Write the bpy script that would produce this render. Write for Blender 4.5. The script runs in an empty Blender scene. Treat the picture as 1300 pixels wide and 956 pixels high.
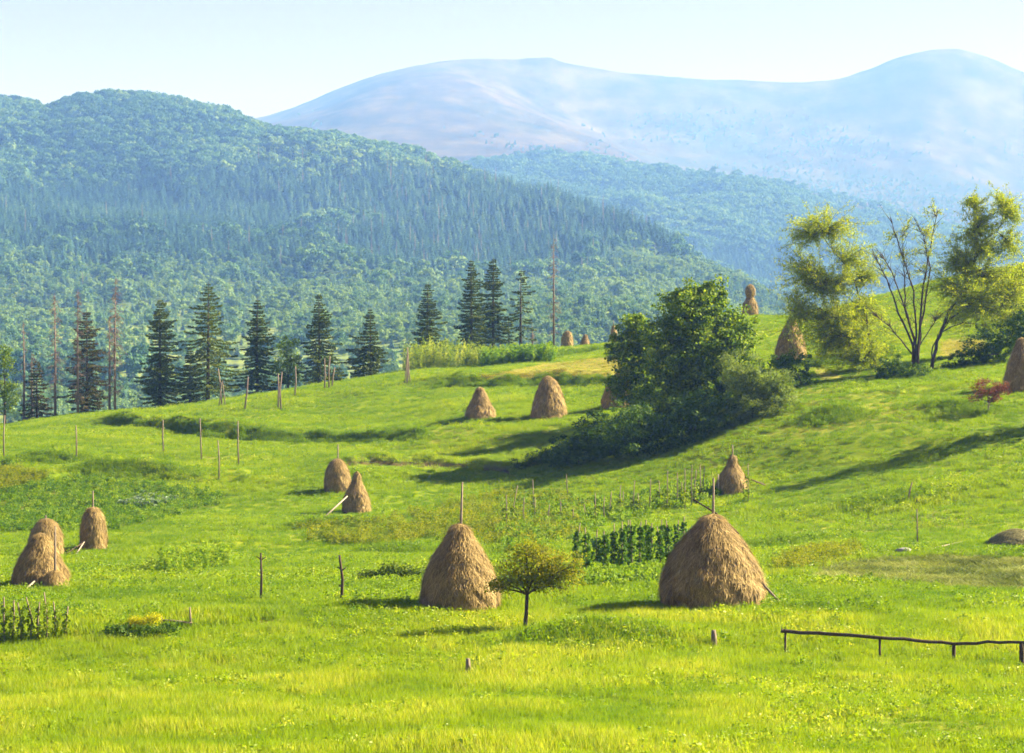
import bpy, math, random
import numpy as np
from mathutils import Vector

R = math.radians
rng = np.random.default_rng(11)
random.seed(11)
scene = bpy.context.scene
col = scene.collection
F = 2932.0      # focal length in reference pixels (1300 px wide frame)
HY = 440.0      # row of the level sight line
S = 1.0

# ------------------------------------------------------------------ helpers
def pchip(x, y, xi):
    x = np.asarray(x, float); y = np.asarray(y, float)
    if len(x) == 1:
        return np.full_like(np.asarray(xi, float), y[0])
    h = np.diff(x); d = np.diff(y) / h
    m = np.zeros_like(y)
    for i in range(1, len(x) - 1):
        if d[i-1] * d[i] > 0:
            w1 = 2*h[i] + h[i-1]; w2 = h[i] + 2*h[i-1]
            m[i] = (w1 + w2) / (w1/d[i-1] + w2/d[i])
    m[0] = d[0]; m[-1] = d[-1]
    xi = np.clip(np.asarray(xi, float), x[0], x[-1])
    k = np.clip(np.searchsorted(x, xi) - 1, 0, len(x) - 2)
    t = (xi - x[k]) / h[k]
    return ((2*t**3 - 3*t**2 + 1)*y[k] + (t**3 - 2*t**2 + t)*h[k]*m[k]
            + (-2*t**3 + 3*t**2)*y[k+1] + (t**3 - t**2)*h[k]*m[k+1])

def pchip_cols(Yk, ti):
    """Yk (K, C) at integer knots; evaluated at ti -> (T, C)."""
    K, C = Yk.shape
    d = np.diff(Yk, axis=0)
    m = np.zeros_like(Yk)
    a, b = d[:-1], d[1:]
    ok = a*b > 0
    m[1:-1] = np.where(ok, 2*a*b/np.where(ok, a+b, 1), 0)
    m[0] = d[0]; m[-1] = d[-1]
    k = np.clip(np.floor(ti).astype(int), 0, K-2)
    t = (ti - k)[:, None]
    return ((2*t**3 - 3*t**2 + 1)*Yk[k] + (t**3 - 2*t**2 + t)*m[k]
            + (-2*t**3 + 3*t**2)*Yk[k+1] + (t**3 - t**2)*m[k+1])

def hsh(ix, iy, s):
    v = np.sin(ix*127.1 + iy*311.7 + s*74.7) * 43758.5453
    return v - np.floor(v)

def vnoise(x, y, s=0.0):
    ix = np.floor(x); iy = np.floor(y)
    fx = x - ix; fy = y - iy
    fx = fx*fx*(3-2*fx); fy = fy*fy*(3-2*fy)
    a = hsh(ix, iy, s); b = hsh(ix+1, iy, s); c = hsh(ix, iy+1, s); d = hsh(ix+1, iy+1, s)
    return (a*(1-fx)+b*fx)*(1-fy) + (c*(1-fx)+d*fx)*fy - 0.5

def fbm(x, y, s=0.0, o=4):
    r = 0; a = 1.0
    for i in range(o):
        r = r + a*vnoise(x, y, s+i*3.1); x = x*2.03+1.7; y = y*2.03+5.1; a *= 0.5
    return r

def sstep(a, b, x):
    t = np.clip((x-a)/(b-a), 0, 1); return t*t*(3-2*t)

def inpoly(px, py, poly):
    px = np.asarray(px, float); py = np.asarray(py, float)
    ins = np.zeros(px.shape, bool)
    n = len(poly)
    for i in range(n):
        x1, y1 = poly[i]; x2, y2 = poly[(i+1) % n]
        if y1 == y2: continue
        c = ((y1 > py) != (y2 > py)) & (px < (x2-x1)*(py-y1)/(y2-y1) + x1)
        ins ^= c
    return ins

class MB:
    """collects quads and triangles, then links them as ONE mesh object"""
    def __init__(self): self.v = []; self.f = []; self.n = 0; self.mi = []
    def add(self, V, Fc, mi=0):
        V = np.asarray(V, np.float32).reshape(-1, 3); Fc = np.asarray(Fc, np.int32)
        self.v.append(V); self.f.append(Fc + self.n); self.n += len(V)
        self.mi.append(np.full(len(Fc), mi, np.int32))
    def mesh(self, name, mats, smooth=False):
        me = bpy.data.meshes.new(name)
        V = np.concatenate(self.v)
        me.vertices.add(len(V)); me.vertices.foreach_set('co', V.ravel())
        loops = np.concatenate([f.ravel() for f in self.f])
        tot = np.concatenate([np.full(len(f), f.shape[1], np.int32) for f in self.f])
        st = np.concatenate([[0], np.cumsum(tot)[:-1]]).astype(np.int32)
        me.loops.add(len(loops)); me.loops.foreach_set('vertex_index', loops)
        me.polygons.add(len(tot)); me.polygons.foreach_set('loop_start', st); me.polygons.foreach_set('loop_total', tot)
        me.polygons.foreach_set('material_index', np.concatenate(self.mi))
        if smooth: me.polygons.foreach_set('use_smooth', np.ones(len(tot), bool))
        for m in (mats if isinstance(mats, (list, tuple)) else [mats]): me.materials.append(m)
        me.update(calc_edges=True)
        return me
    def build(self, name, mats, parent=None, smooth=False, loc=None):
        o = bpy.data.objects.new(name, self.mesh(name, mats, smooth)); col.objects.link(o)
        if parent: o.parent = parent
        if loc is not None: o.location = loc
        return o

def tag(o, label=None, cat=None, group=None, kind=None):
    if label: o['label'] = label
    if cat: o['category'] = cat
    if group: o['group'] = group
    if kind: o['kind'] = kind
    return o

def thing(name, loc, label, cat, group=None, rz=0.0):
    o = bpy.data.objects.new(name, None); col.objects.link(o)
    o.location = loc; o.rotation_euler[2] = rz; o.empty_display_size = 0.3
    return tag(o, label, cat, group)

def tube(pts, rad, sides=6, cap=True):
    pts = [Vector(p) for p in pts]; n = len(pts)
    V = []; Fc = []
    up = Vector((0.13, 0.97, 0.2))
    for i, p in enumerate(pts):
        d = (pts[min(i+1, n-1)] - pts[max(i-1, 0)])
        d = d.normalized() if d.length > 1e-9 else Vector((0, 0, 1))
        a = d.cross(up)
        if a.length < 1e-3: a = d.cross(Vector((1, 0, 0)))
        a.normalize(); b = d.cross(a)
        r = rad[i] if hasattr(rad, '__len__') else rad
        for k in range(sides):
            t = 2*math.pi*k/sides
            V.append(p + (a*math.cos(t) + b*math.sin(t))*r)
    for i in range(n-1):
        for k in range(sides):
            k2 = (k+1) % sides
            Fc.append((i*sides+k, i*sides+k2, (i+1)*sides+k2, (i+1)*sides+k))
    V = [tuple(v) for v in V]
    if cap:
        c0 = len(V); V.append(tuple(pts[0])); V.append(tuple(pts[-1]))
        for k in range(sides):
            k2 = (k+1) % sides
            Fc.append((c0, k2, k, k)); Fc.append((c0+1, (n-1)*sides+k, (n-1)*sides+k2, (n-1)*sides+k2))
        quads = [f for f in Fc if f[2] != f[3]]; tris = [f[:3] for f in Fc if f[2] == f[3]]
        return V, quads, tris
    return V, Fc, []

def add_tube(mb, pts, rad, sides=6, mi=0):
    V, q, t = tube(pts, rad, sides)
    n0 = mb.n
    V = np.asarray(V, np.float32)
    mb.v.append(V); mb.n += len(V)
    mb.f.append(np.asarray(q, np.int32)+n0); mb.mi.append(np.full(len(q), mi, np.int32))
    if t: mb.f.append(np.asarray(t, np.int32)+n0); mb.mi.append(np.full(len(t), mi, np.int32))

def unit(a): return a/np.maximum(np.linalg.norm(a, axis=-1, keepdims=True), 1e-9)

def leaves(C, size, aspect=0.55, outward=None, ow=0.0):
    """rhombic leaf faces at C (n,3)"""
    C = np.asarray(C); n = len(C)
    nrm = unit(rng.normal(size=(n, 3)))
    if outward is not None: nrm = unit(nrm*(1-ow) + outward*ow)
    t = unit(np.cross(nrm, rng.normal(size=(n, 3)))); b = np.cross(nrm, t)
    s = (np.asarray(size)*np.ones(n))[:, None]
    V = np.stack([C - t*s*0.5, C + b*s*aspect*0.5 - t*s*0.05, C + t*s*0.5, C - b*s*aspect*0.5 - t*s*0.05], 1)
    return V.reshape(-1, 3), np.arange(n*4).reshape(n, 4)

# ------------------------------------------------------------------ materials
def newmat(name):
    m = bpy.data.materials.new(name); m.use_nodes = True
    nt = m.node_tree; nt.nodes.clear()
    return m, nt, nt.nodes, nt.links

def ramp(nd, stops):
    r = nd.new('ShaderNodeValToRGB'); e = r.color_ramp.elements
    e[0].position = stops[0][0]; e[0].color = (*stops[0][1], 1)
    e[1].position = stops[-1][0]; e[1].color = (*stops[-1][1], 1)
    for p, c in stops[1:-1]:
        k = e.new(p); k.color = (*c, 1)
    return r

def mathn(nd, lk, op, a, b=None):
    m = nd.new('ShaderNodeMath'); m.operation = op
    for i, v in enumerate((a, b)):
        if v is None: continue
        if hasattr(v, 'is_linked') or hasattr(v, 'node'): lk.new(v, m.inputs[i])
        else: m.inputs[i].default_value = v
    return m.outputs[0]

def mixc(nd, lk, fac, a, b, mode='MIX'):
    m = nd.new('ShaderNodeMix'); m.data_type = 'RGBA'; m.blend_type = mode
    for s, v in ((m.inputs[0], fac), (m.inputs[6], a), (m.inputs[7], b)):
        if hasattr(v, 'node'): lk.new(v, s)
        elif isinstance(v, (int, float)): s.default_value = v
        else: s.default_value = (*v, 1)
    return m.outputs[2]

def leaf_mat(name, stops, trans=0.35, tcol=None, inst=False, nscale=None, rough=0.6, spec=0.12, tgain=1.35):
    m, nt, nd, lk = newmat(name)
    geo = nd.new('ShaderNodeNewGeometry'); oi = nd.new('ShaderNodeObjectInfo')
    f = mathn(nd, lk, 'MULTIPLY', geo.outputs['Random Per Island'], 0.65)
    if inst:
        at = nd.new('ShaderNodeAttribute'); at.attribute_type = 'INSTANCER'; at.attribute_name = 'tint'
        f = mathn(nd, lk, 'MULTIPLY', geo.outputs['Random Per Island'], 0.35)
        f = mathn(nd, lk, 'ADD', f, mathn(nd, lk, 'MULTIPLY', at.outputs['Fac'], 0.65))
    else:
        nz = nd.new('ShaderNodeTexNoise'); nz.inputs['Scale'].default_value = nscale or 0.6
        tc = nd.new('ShaderNodeTexCoord'); lk.new(tc.outputs['Object'], nz.inputs['Vector'])
        f = mathn(nd, lk, 'ADD', f, mathn(nd, lk, 'MULTIPLY', mathn(nd, lk, 'SUBTRACT', nz.outputs['Fac'], 0.25), 0.7))
    r = ramp(nd, stops); lk.new(f, r.inputs[0])
    p = nd.new('ShaderNodeBsdfPrincipled'); lk.new(r.outputs[0], p.inputs['Base Color'])
    p.inputs['Roughness'].default_value = rough; p.inputs['Specular IOR Level'].default_value = spec
    t = nd.new('ShaderNodeBsdfTranslucent')
    lk.new(mixc(nd, lk, 1.0, r.outputs[0], tcol or (tgain*1.1, tgain*1.1, tgain*0.5), 'MULTIPLY'), t.inputs[0])
    mx = nd.new('ShaderNodeMixShader'); mx.inputs[0].default_value = trans
    lk.new(p.outputs[0], mx.inputs[1]); lk.new(t.outputs[0], mx.inputs[2])
    out = nd.new('ShaderNodeOutputMaterial'); lk.new(mx.outputs[0], out.inputs[0])
    return m

def rough_mat(name, stops, scale=6.0, stretch=(1, 1, 1), bump=0.3, rough=0.9, island=0.0):
    m, nt, nd, lk = newmat(name)
    tc = nd.new('ShaderNodeTexCoord'); mp = nd.new('ShaderNodeMapping'); mp.inputs['Scale'].default_value = stretch
    lk.new(tc.outputs['Object'], mp.inputs[0])
    nz = nd.new('ShaderNodeTexNoise'); nz.inputs['Scale'].default_value = scale; nz.inputs['Detail'].default_value = 6
    lk.new(mp.outputs[0], nz.inputs['Vector'])
    f = nz.outputs['Fac']
    if island:
        geo = nd.new('ShaderNodeNewGeometry')
        f = mathn(nd, lk, 'ADD', mathn(nd, lk, 'MULTIPLY', f, 1-island), mathn(nd, lk, 'MULTIPLY', geo.outputs['Random Per Island'], island))
    r = ramp(nd, stops); lk.new(f, r.inputs[0])
    p = nd.new('ShaderNodeBsdfPrincipled'); lk.new(r.outputs[0], p.inputs['Base Color'])
    p.inputs['Roughness'].default_value = rough; p.inputs['Specular IOR Level'].default_value = 0.2
    b = nd.new('ShaderNodeBump'); b.inputs['Strength'].default_value = bump; b.inputs['Distance'].default_value = 0.05
    lk.new(nz.outputs['Fac'], b.inputs['Height']); lk.new(b.outputs[0], p.inputs['Normal'])
    out = nd.new('ShaderNodeOutputMaterial'); lk.new(p.outputs[0], out.inputs[0])
    return m

# ------------------------------------------------------------------ terrain: contour curves (px, depth, row)
def Zrow(z, Y): return HY - F*z/Y
CRV = [
 [(0, 4, Zrow(-1.8, 4))],
 [(0, 30, Zrow(-9.0, 30))],
 [(0, 62, 960)],
 [(0, 76, 870), (1300, 76, 868)],
 [(0, 95, 774), (583, 94.5, 772), (905, 94, 773), (1300, 94, 782)],
 [(-300, 130, 712), (0, 130, 712), (300, 130, 712), (600, 130, 700), (900, 129, 694), (1100, 128, 688), (1300, 125, 682), (1600, 120, 670)],
 [(-300, 160, 650), (0, 160, 650), (300, 160, 655), (452, 160, 650), (700, 158, 640), (930, 155, 626), (1100, 152, 608), (1300, 148, 592), (1600, 140, 560)],
 [(-300, 184, 590), (0, 182, 590), (300, 182, 594), (450, 182, 586), (640, 177, 602), (800, 172, 585), (950, 171, 545), (1050, 173, 517), (1180, 176, 494), (1300, 177, 486), (1600, 178, 470)],
 [(-300, 206, 550), (0, 205, 552), (200, 203, 556), (400, 199, 562), (480, 197, 560), (610, 199, 531), (700, 199, 529), (800, 201, 512), (900, 203, 484), (1000, 207, 462), (1100, 206, 450), (1200, 206, 438), (1300, 205, 424), (1600, 205, 410)],
 [(-300, 230, 548), (0, 230, 544), (100, 231, 532), (200, 232, 524), (300, 234, 512), (400, 238, 498), (500, 242, 480), (600, 245, 472), (640, 245, 467), (700, 248, 460), (800, 250, 444), (900, 244, 422), (950, 243, 408), (1000, 242, 407), (1100, 246, 388), (1200, 249, 366), (1300, 250, 352), (1600, 250, 330)],
 [(-300, 245, 548), (0, 246, 541), (100, 250, 527), (200, 251, 519), (300, 253, 507), (400, 256, 492), (500, 261, 475), (600, 274, 461), (700, 300, 442), (760, 308, 437), (830, 308, 430), (900, 276, 413), (950, 262, 402), (1000, 262, 400), (1100, 268, 379), (1200, 275, 353), (1300, 275, 339), (1600, 275, 320)],
 [(-300, 310, 590), (0, 310, 580), (200, 312, 560), (400, 318, 530), (500, 325, 512), (600, 335, 492), (700, 360, 470), (830, 370, 455), (950, 330, 438), (1100, 335, 415), (1300, 345, 375), (1600, 345, 360)],
 [(-300, 470, 590), (0, 470, 585), (600, 470, 560), (1000, 470, 545), (1300, 480, 520), (1600, 480, 520)],
 [(-300, 620, 535), (0, 620, 532), (500, 620, 525), (1000, 620, 520), (1600, 620, 510)],
 [(-300, 900, 425), (0, 900, 425), (400, 900, 420), (700, 900, 402), (900, 880, 407), (1000, 850, 432), (1300, 850, 450), (1600, 850, 450)],
 [(-300, 1250, 335), (0, 1250, 338), (200, 1250, 332), (330, 1230, 350), (450, 1250, 335), (600, 1240, 342), (800, 1180, 346), (900, 1120, 372), (1000, 1080, 404), (1150, 1080, 432), (1300, 1080, 440), (1600, 1080, 440)],
 [(-300, 1600, 225), (0, 1600, 225), (200, 1600, 235), (300, 1590, 245), (450, 1570, 245), (600, 1540, 265), (750, 1450, 300), (850, 1330, 325), (900, 1260, 345), (1000, 1180, 392), (1150, 1200, 426), (1300, 1200, 435), (1600, 1200, 435)],
 [(-300, 2050, 110), (-120, 2050, 112), (0, 2050, 127), (30, 2040, 132), (60, 2000, 141), (80, 2000, 137), (110, 2000, 128), (165, 2000, 121), (220, 2000, 127), (280, 2000, 138), (320, 2000, 152), (350, 1980, 156), (420, 1950, 170), (480, 1920, 184), (520, 1900, 192), (560, 1850, 201), (600, 1800, 217), (650, 1740, 232), (700, 1680, 248), (750, 1600, 268), (800, 1520, 288), (850, 1450, 308), (920, 1370, 342), (1000, 1280, 390), (1150, 1300, 424), (1300, 1300, 432), (1600, 1300, 432)],
 [(-300, 2300, 150), (0, 2300, 165), (350, 2250, 200), (600, 2080, 262), (750, 1900, 308), (920, 1650, 378), (1000, 1550, 420), (1300, 1600, 440), (1600, 1600, 440)],
 [(-300, 2700, 230), (350, 2650, 260), (600, 2560, 290), (750, 2500, 298), (900, 2450, 318), (1000, 2400, 352), (1150, 2350, 380), (1300, 2350, 385), (1600, 2350, 385)],
 [(-300, 3300, 235), (350, 3300, 240), (520, 3300, 226), (640, 3300, 217), (740, 3300, 216), (800, 3300, 222), (890, 3250, 233), (940, 3250, 236), (1000, 3200, 247), (1060, 3150, 268), (1120, 3100, 290), (1200, 3000, 318), (1300, 3000, 340), (1600, 3000, 340)],
 [(-300, 4000, 220), (300, 4000, 200), (400, 4000, 178), (500, 4000, 160), (600, 4000, 168), (700, 3900, 192), (800, 3800, 212), (860, 3700, 222), (900, 3680, 232), (950, 3700, 244), (1000, 3800, 252), (1100, 3850, 268), (1300, 3850, 300), (1600, 3850, 300)],
 [(-300, 4600, 215), (300, 4600, 178), (400, 4600, 148), (480, 4600, 124), (560, 4600, 120), (640, 4600, 142), (720, 4500, 176), (800, 4400, 206), (850, 4350, 228), (900, 4350, 236), (950, 4400, 236), (1100, 4500, 240), (1200, 4500, 246), (1300, 4500, 262), (1600, 4500, 262)],
 [(-300, 5300, 200), (300, 5300, 166), (400, 5300, 136), (500, 5300, 104), (560, 5300, 94), (620, 5300, 106), (700, 5300, 140), (800, 5250, 178), (900, 5200, 186), (1000, 5200, 178), (1100, 5200, 172), (1180, 5200, 158), (1230, 5200, 170), (1300, 5200, 196), (1600, 5200, 200)],
 [(-300, 6000, 185), (300, 6000, 158), (345, 6000, 149), (400, 6000, 131), (500, 6000, 98), (560, 6000, 87), (620, 6000, 81), (655, 6000, 82), (672, 6000, 79), (697, 6000, 77), (712, 6000, 82), (750, 6000, 88), (800, 6000, 94), (860, 6000, 98), (950, 6000, 103), (1010, 6000, 106), (1050, 6000, 103), (1100, 6000, 92), (1150, 6000, 76), (1190, 6000, 68), (1215, 6000, 67), (1240, 6000, 72), (1300, 6000, 93), (1600, 6000, 160)],
 [(-300, 7400, 230), (300, 7400, 200), (700, 7400, 150), (1200, 7400, 150), (1600, 7400, 220)],
]
K = len(CRV)
PX = np.concatenate([np.arange(-1300, -60, 24), np.arange(-60, 1361, 3.0), np.arange(1384, 2600, 24)])
Yk = np.array([pchip([c[0] for c in cv], [c[1] for c in cv], PX) for cv in CRV])
Pk = np.array([pchip([c[0] for c in cv], [c[2] for c in cv], PX) for cv in CRV])
SUB = [6, 8, 18, 24, 34, 30, 30, 26, 26, 22, 18, 12, 8, 12, 16, 18, 22, 10, 12, 18, 16, 16, 18, 18, 6]
TT = [np.array([0.0])]
for k in range(K-1):
    TT.append(k + np.arange(1, SUB[k]+1)/SUB[k])
TT = np.concatenate(TT)
YG = np.exp(pchip_cols(np.log(Yk), TT))
ZG = pchip_cols((HY-Pk)/F*Yk, TT)
PXG = np.broadcast_to(PX, YG.shape)
XG = (PXG-650)/F*YG
TG = np.broadcast_to(TT[:, None], YG.shape)
ROW_CREST = int(np.searchsorted(TT, 10.0)); ROW_MEADOW = int(np.searchsorted(TT, 12.0)); ROW_H1 = int(np.searchsorted(TT, 20.0))

def base_row_depth(px, py):
    """first meadow depth where the ground shows at (px, py)"""
    j = int(np.clip(np.searchsorted(PX, px), 1, len(PX)-1))
    a = (px-PX[j-1])/(PX[j]-PX[j-1])
    Yc = YG[:ROW_CREST+1, j-1]*(1-a) + YG[:ROW_CREST+1, j]*a
    Zc = ZG[:ROW_CREST+1, j-1]*(1-a) + ZG[:ROW_CREST+1, j]*a
    P = HY - F*Zc/Yc
    idx = np.where(P <= py)[0]
    if len(idx) == 0: return float(Yc[-1])
    i = idx[0]
    if i == 0: return float(Yc[0])
    t = (P[i-1]-py)/max(P[i-1]-P[i], 1e-6)
    return float(Yc[i-1]*(1-t)+Yc[i]*t)

# hummocks, banks, gullies: real relief
mz = sstep(20, 50, YG) * (1 - sstep(380, 470, YG))
ZG = ZG + mz*(0.55*fbm(XG/19, YG/13, 1, 3) + 0.22*fbm(XG/4.5, YG/3.2, 2, 3))
BANKS = [([(150, 540), (190, 543), (260, 554), (330, 560), (400, 562), (480, 562), (540, 556)], 1.35, 1.1, 12, 50),
         ([(430, 590), (480, 588), (560, 590), (650, 598)], 0.6, 0.35, 5, 20),
         ([(560, 492), (640, 488), (700, 488), (790, 486)], 1.25, 1.1, 14, 40),
         ([(690, 454), (740, 447), (800, 440)], 0.5, 0.8, 14, 40),
         ([(40, 612), (150, 602), (250, 612), (330, 610)], 0.45, 0.8, 7, 30),
         ([(-60, 824), (120, 818), (260, 800), (400, 788), (560, 778), (700, 770)], 0.3, 1.6, 6, 80),
         ([(960, 536), (1050, 515), (1160, 500), (1300, 492)], 0.5, 0.8, 5, 20),
         ([(980, 470), (1060, 462), (1150, 452)], 0.8, 0.9, 8, 30)]
for line, h, wdt, L, soft in BANKS:
    lx = [p[0] for p in line]; ly = [base_row_depth(*p) for p in line]
    yb = np.interp(PX, lx, ly) + 1.1*fbm(PX/32.0, PX*0+3.3, h, 2)
    w = sstep(lx[0]-soft, lx[0]+soft, PX)*(1-sstep(lx[-1]-soft, lx[-1]+soft, PX))
    d = YG - yb[None, :]
    ZG = ZG + (TG < 10.6)*h*w[None, :]*np.clip(0.9+0.9*fbm(XG/5, YG/9, 9+h, 3), 0.3, 1.5)*sstep(0, wdt, d)*(1-sstep(wdt*0.8, L, d))
HUMPS = [(775, 816, 0.55, 3.0, 1.3), (700, 822, 0.3, 2.0, 1.0), (1050, 778, 0.3, 2.5, 1.2), (60, 586, 0.7, 3.0, 1.2), (190, 604, 0.7, 3.2, 1.2), (135, 600, 0.5, 2.4, 1.1), (505, 700, 0.3, 2.0, 1.0), (1120, 640, 0.4, 4.0, 1.5), (1010, 690, 0.3, 3.0, 1.2), (420, 668, 0.35, 2.4, 1.0), (1225, 520, 0.5, 2.5, 1.2), (1060, 530, 0.5, 2.2, 1.2)]
HW = []
for hpx, hpy, hh, hrx, hry in HUMPS:
    hY = base_row_depth(hpx, hpy); hX = (hpx-650)/F*hY; HW.append((hX, hY, hrx, hry))
    ZG = ZG + hh*np.exp(-((XG-hX)/hrx)**2-((YG-hY-hry)/hry)**2)
# the wooded hills and the mountain: spurs and gullies
hz1 = sstep(560, 900, YG)*(1-sstep(3300, 3800, YG))
ZG = ZG - 16*sstep(1200, 1900, YG)*(TG < 18.5)*(TG > 12) + hz1*(1-0.5*np.exp(-((TG-17)/0.5)**2))*(np.clip(YG/1700, 0.3, 1.6))*(25*fbm(XG/150+YG/600, YG/260, 21, 4) + 6*fbm(XG/45, YG/70, 22, 2))
hz2 = sstep(3500, 4300, YG)*(1-0.75*sstep(5200, 5900, YG))
ZG = ZG + hz2*(28*fbm(XG/420+YG/1600, YG/900, 31, 6)+10*fbm(XG/130+YG/700, YG/500, 35, 4))
ZG = ZG + sstep(5500, 6000, YG)*(5*fbm(XG/120, YG/300, 33, 4)+3*np.maximum(0, fbm(XG/60, YG/200, 34, 2)))

# the far country lies farther out than the curves above: stretch it away in proportion
def warp(Y): return np.interp(Y, [0, 560, 900, 1250, 1600, 2050, 2300, 2700, 3300, 4000, 6000, 7400], [0, 560, 1080, 1620, 2150, 2800, 3020, 3300, 3950, 4850, 6800, 8100])
_q = warp(YG)/YG
YG = YG*_q; ZG = ZG*_q; XG = XG*_q

def gz(px, Y):
    """ground height under points at azimuth px, depth Y (arrays)"""
    px = np.atleast_1d(np.asarray(px, float)); Y = np.atleast_1d(np.asarray(Y, float))
    j = np.clip(np.searchsorted(PX, px), 1, len(PX)-1)
    a = np.clip((px-PX[j-1])/(PX[j]-PX[j-1]), 0, 1)
    out = np.zeros(len(px)); o = np.argsort(j, kind='stable'); js = j[o]
    cut = np.flatnonzero(np.diff(js))+1
    for seg in np.split(o, cut):
        jj = j[seg[0]]
        z0 = np.interp(Y[seg], YG[:, jj-1], ZG[:, jj-1]); z1 = np.interp(Y[seg], YG[:, jj], ZG[:, jj])
        out[seg] = z0*(1-a[seg]) + z1*a[seg]
    return out

def gxy(X, Y):
    X = np.atleast_1d(np.asarray(X, float)); Y = np.atleast_1d(np.asarray(Y, float))
    return gz(650+F*X/Y, Y)

def depth_at(px, py):
    j = int(np.clip(np.searchsorted(PX, px), 1, len(PX)-1))
    a = (px-PX[j-1])/(PX[j]-PX[j-1])
    Yc = YG[:ROW_CREST+1, j-1]*(1-a) + YG[:ROW_CREST+1, j]*a
    Zc = ZG[:ROW_CREST+1, j-1]*(1-a) + ZG[:ROW_CREST+1, j]*a
    P = HY - F*Zc/Yc
    idx = np.where(P <= py)[0]
    if len(idx) == 0: return float(Yc[np.argmin(P)])
    i = max(idx[0], 1)
    t = (P[i-1]-py)/max(P[i-1]-P[i], 1e-6)
    return float(Yc[i-1]*(1-t)+Yc[i]*t)

def ground(px, py=None, Y=None):
    if Y is None: Y = depth_at(px, py)
    return Vector(((px-650)/F*Y, Y, float(gz(px, Y)[0]))), Y

PROW = HY - F*ZG/YG     # picture row of each ground vertex

# ------------------------------------------------------------------ ground materials
def ground_mat():
    m, nt, nd, lk = newmat('meadow_grass')
    tc = nd.new('ShaderNodeTexCoord')
    def nz(sc, det=5, stretch=(1, 1, 1)):
        mp = nd.new('ShaderNodeMapping'); mp.inputs['Scale'].default_value = stretch
        lk.new(tc.outputs['Object'], mp.inputs[0])
        n = nd.new('ShaderNodeTexNoise'); n.inputs['Scale'].default_value = sc; n.inputs['Detail'].default_value = det
        lk.new(mp.outputs[0], n.inputs['Vector']); return n.outputs['Fac']
    r1 = ramp(nd, [(0.3, (0.05, 0.12, 0.004)), (0.5, (0.15, 0.225, 0.005)), (0.72, (0.24, 0.29, 0.008))])
    f = mathn(nd, lk, 'ADD', mathn(nd, lk, 'MULTIPLY', nz(0.12), 0.5), mathn(nd, lk, 'MULTIPLY', nz(1.6, 8), 0.5))
    lk.new(f, r1.inputs[0])
    c = r1.outputs[0]
    def at(n):
        a = nd.new('ShaderNodeAttribute'); a.attribute_name = n; return a.outputs['Fac']
    r2 = ramp(nd, [(0.35, (0.22, 0.22, 0.03)), (0.65, (0.40, 0.36, 0.08))]); lk.new(nz(2.5, 8), r2.inputs[0])
    c = mixc(nd, lk, at('dry'), c, r2.outputs[0])
    r3 = ramp(nd, [(0.38, (0.08, 0.12, 0.02)), (0.62, (0.31, 0.36, 0.09))]); lk.new(nz(2.2, 8, (1, 0.6, 1)), r3.inputs[0])
    c = mixc(nd, lk, at('cut'), c, r3.outputs[0])
    r4 = ramp(nd, [(0.35, (0.05, 0.04, 0.02)), (0.7, (0.14, 0.11, 0.05))]); lk.new(nz(3, 6), r4.inputs[0])
    c = mixc(nd, lk, at('dirt'), c, r4.outputs[0])
    p = nd.new('ShaderNodeBsdfPrincipled'); lk.new(c, p.inputs['Base Color'])
    p.inputs['Roughness'].default_value = 0.9; p.inputs['Specular IOR Level'].default_value = 0.1
    b = nd.new('ShaderNodeBump'); b.inputs['Strength'].default_value = 0.6; b.inputs['Distance'].default_value = 0.12
    lk.new(nz(3.5, 8), b.inputs['Height']); lk.new(b.outputs[0], p.inputs['Normal'])
    out = nd.new('ShaderNodeOutputMaterial'); lk.new(p.outputs[0], out.inputs[0])
    return m

def hill_mat(name, stops, sc, stops2=None, attr=None, stretch=(1, 1, 1)):
    m, nt, nd, lk = newmat(name)
    tc = nd.new('ShaderNodeTexCoord'); mp = nd.new('ShaderNodeMapping'); mp.inputs['Scale'].default_value = stretch
    lk.new(tc.outputs['Object'], mp.inputs[0])
    n = nd.new('ShaderNodeTexNoise'); n.inputs['Scale'].default_value = sc; n.inputs['Detail'].default_value = 10; n.inputs['Roughness'].default_value = 0.65
    lk.new(mp.outputs[0], n.inputs['Vector'])
    r = ramp(nd, stops); lk.new(n.outputs['Fac'], r.inputs[0]); c = r.outputs[0]
    if stops2:
        r2 = ramp(nd, stops2); lk.new(n.outputs['Fac'], r2.inputs[0])
        a = nd.new('ShaderNodeAttribute'); a.attribute_name = attr
        c = mixc(nd, lk, a.outputs['Fac'], c, r2.outputs[0])
    d = nd.new('ShaderNodeBsdfDiffuse'); lk.new(c, d.inputs[0])
    out = nd.new('ShaderNodeOutputMaterial'); lk.new(d.outputs[0], out.inputs[0])
    return m

def sheet(name, r0, r1, mat, attrs):
    nr = r1-r0+1; nc = len(PX)
    V = np.stack([XG[r0:r1+1], YG[r0:r1+1], ZG[r0:r1+1]], -1).reshape(-1, 3)
    i = np.arange(nr-1)[:, None]*nc + np.arange(nc-1)[None, :]
    Fc = np.stack([i, i+1, i+nc+1, i+nc], -1).reshape(-1, 4)
    mb = MB(); mb.add(V, Fc); o = mb.build(name, mat, smooth=True)
    for k, a in attrs.items():
        at = o.data.attributes.new(k, 'FLOAT', 'POINT')
        at.data.foreach_set('value', np.ascontiguousarray(a[r0:r1+1]).astype(np.float32).ravel())
    tag(o, kind='structure'); return o

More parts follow.
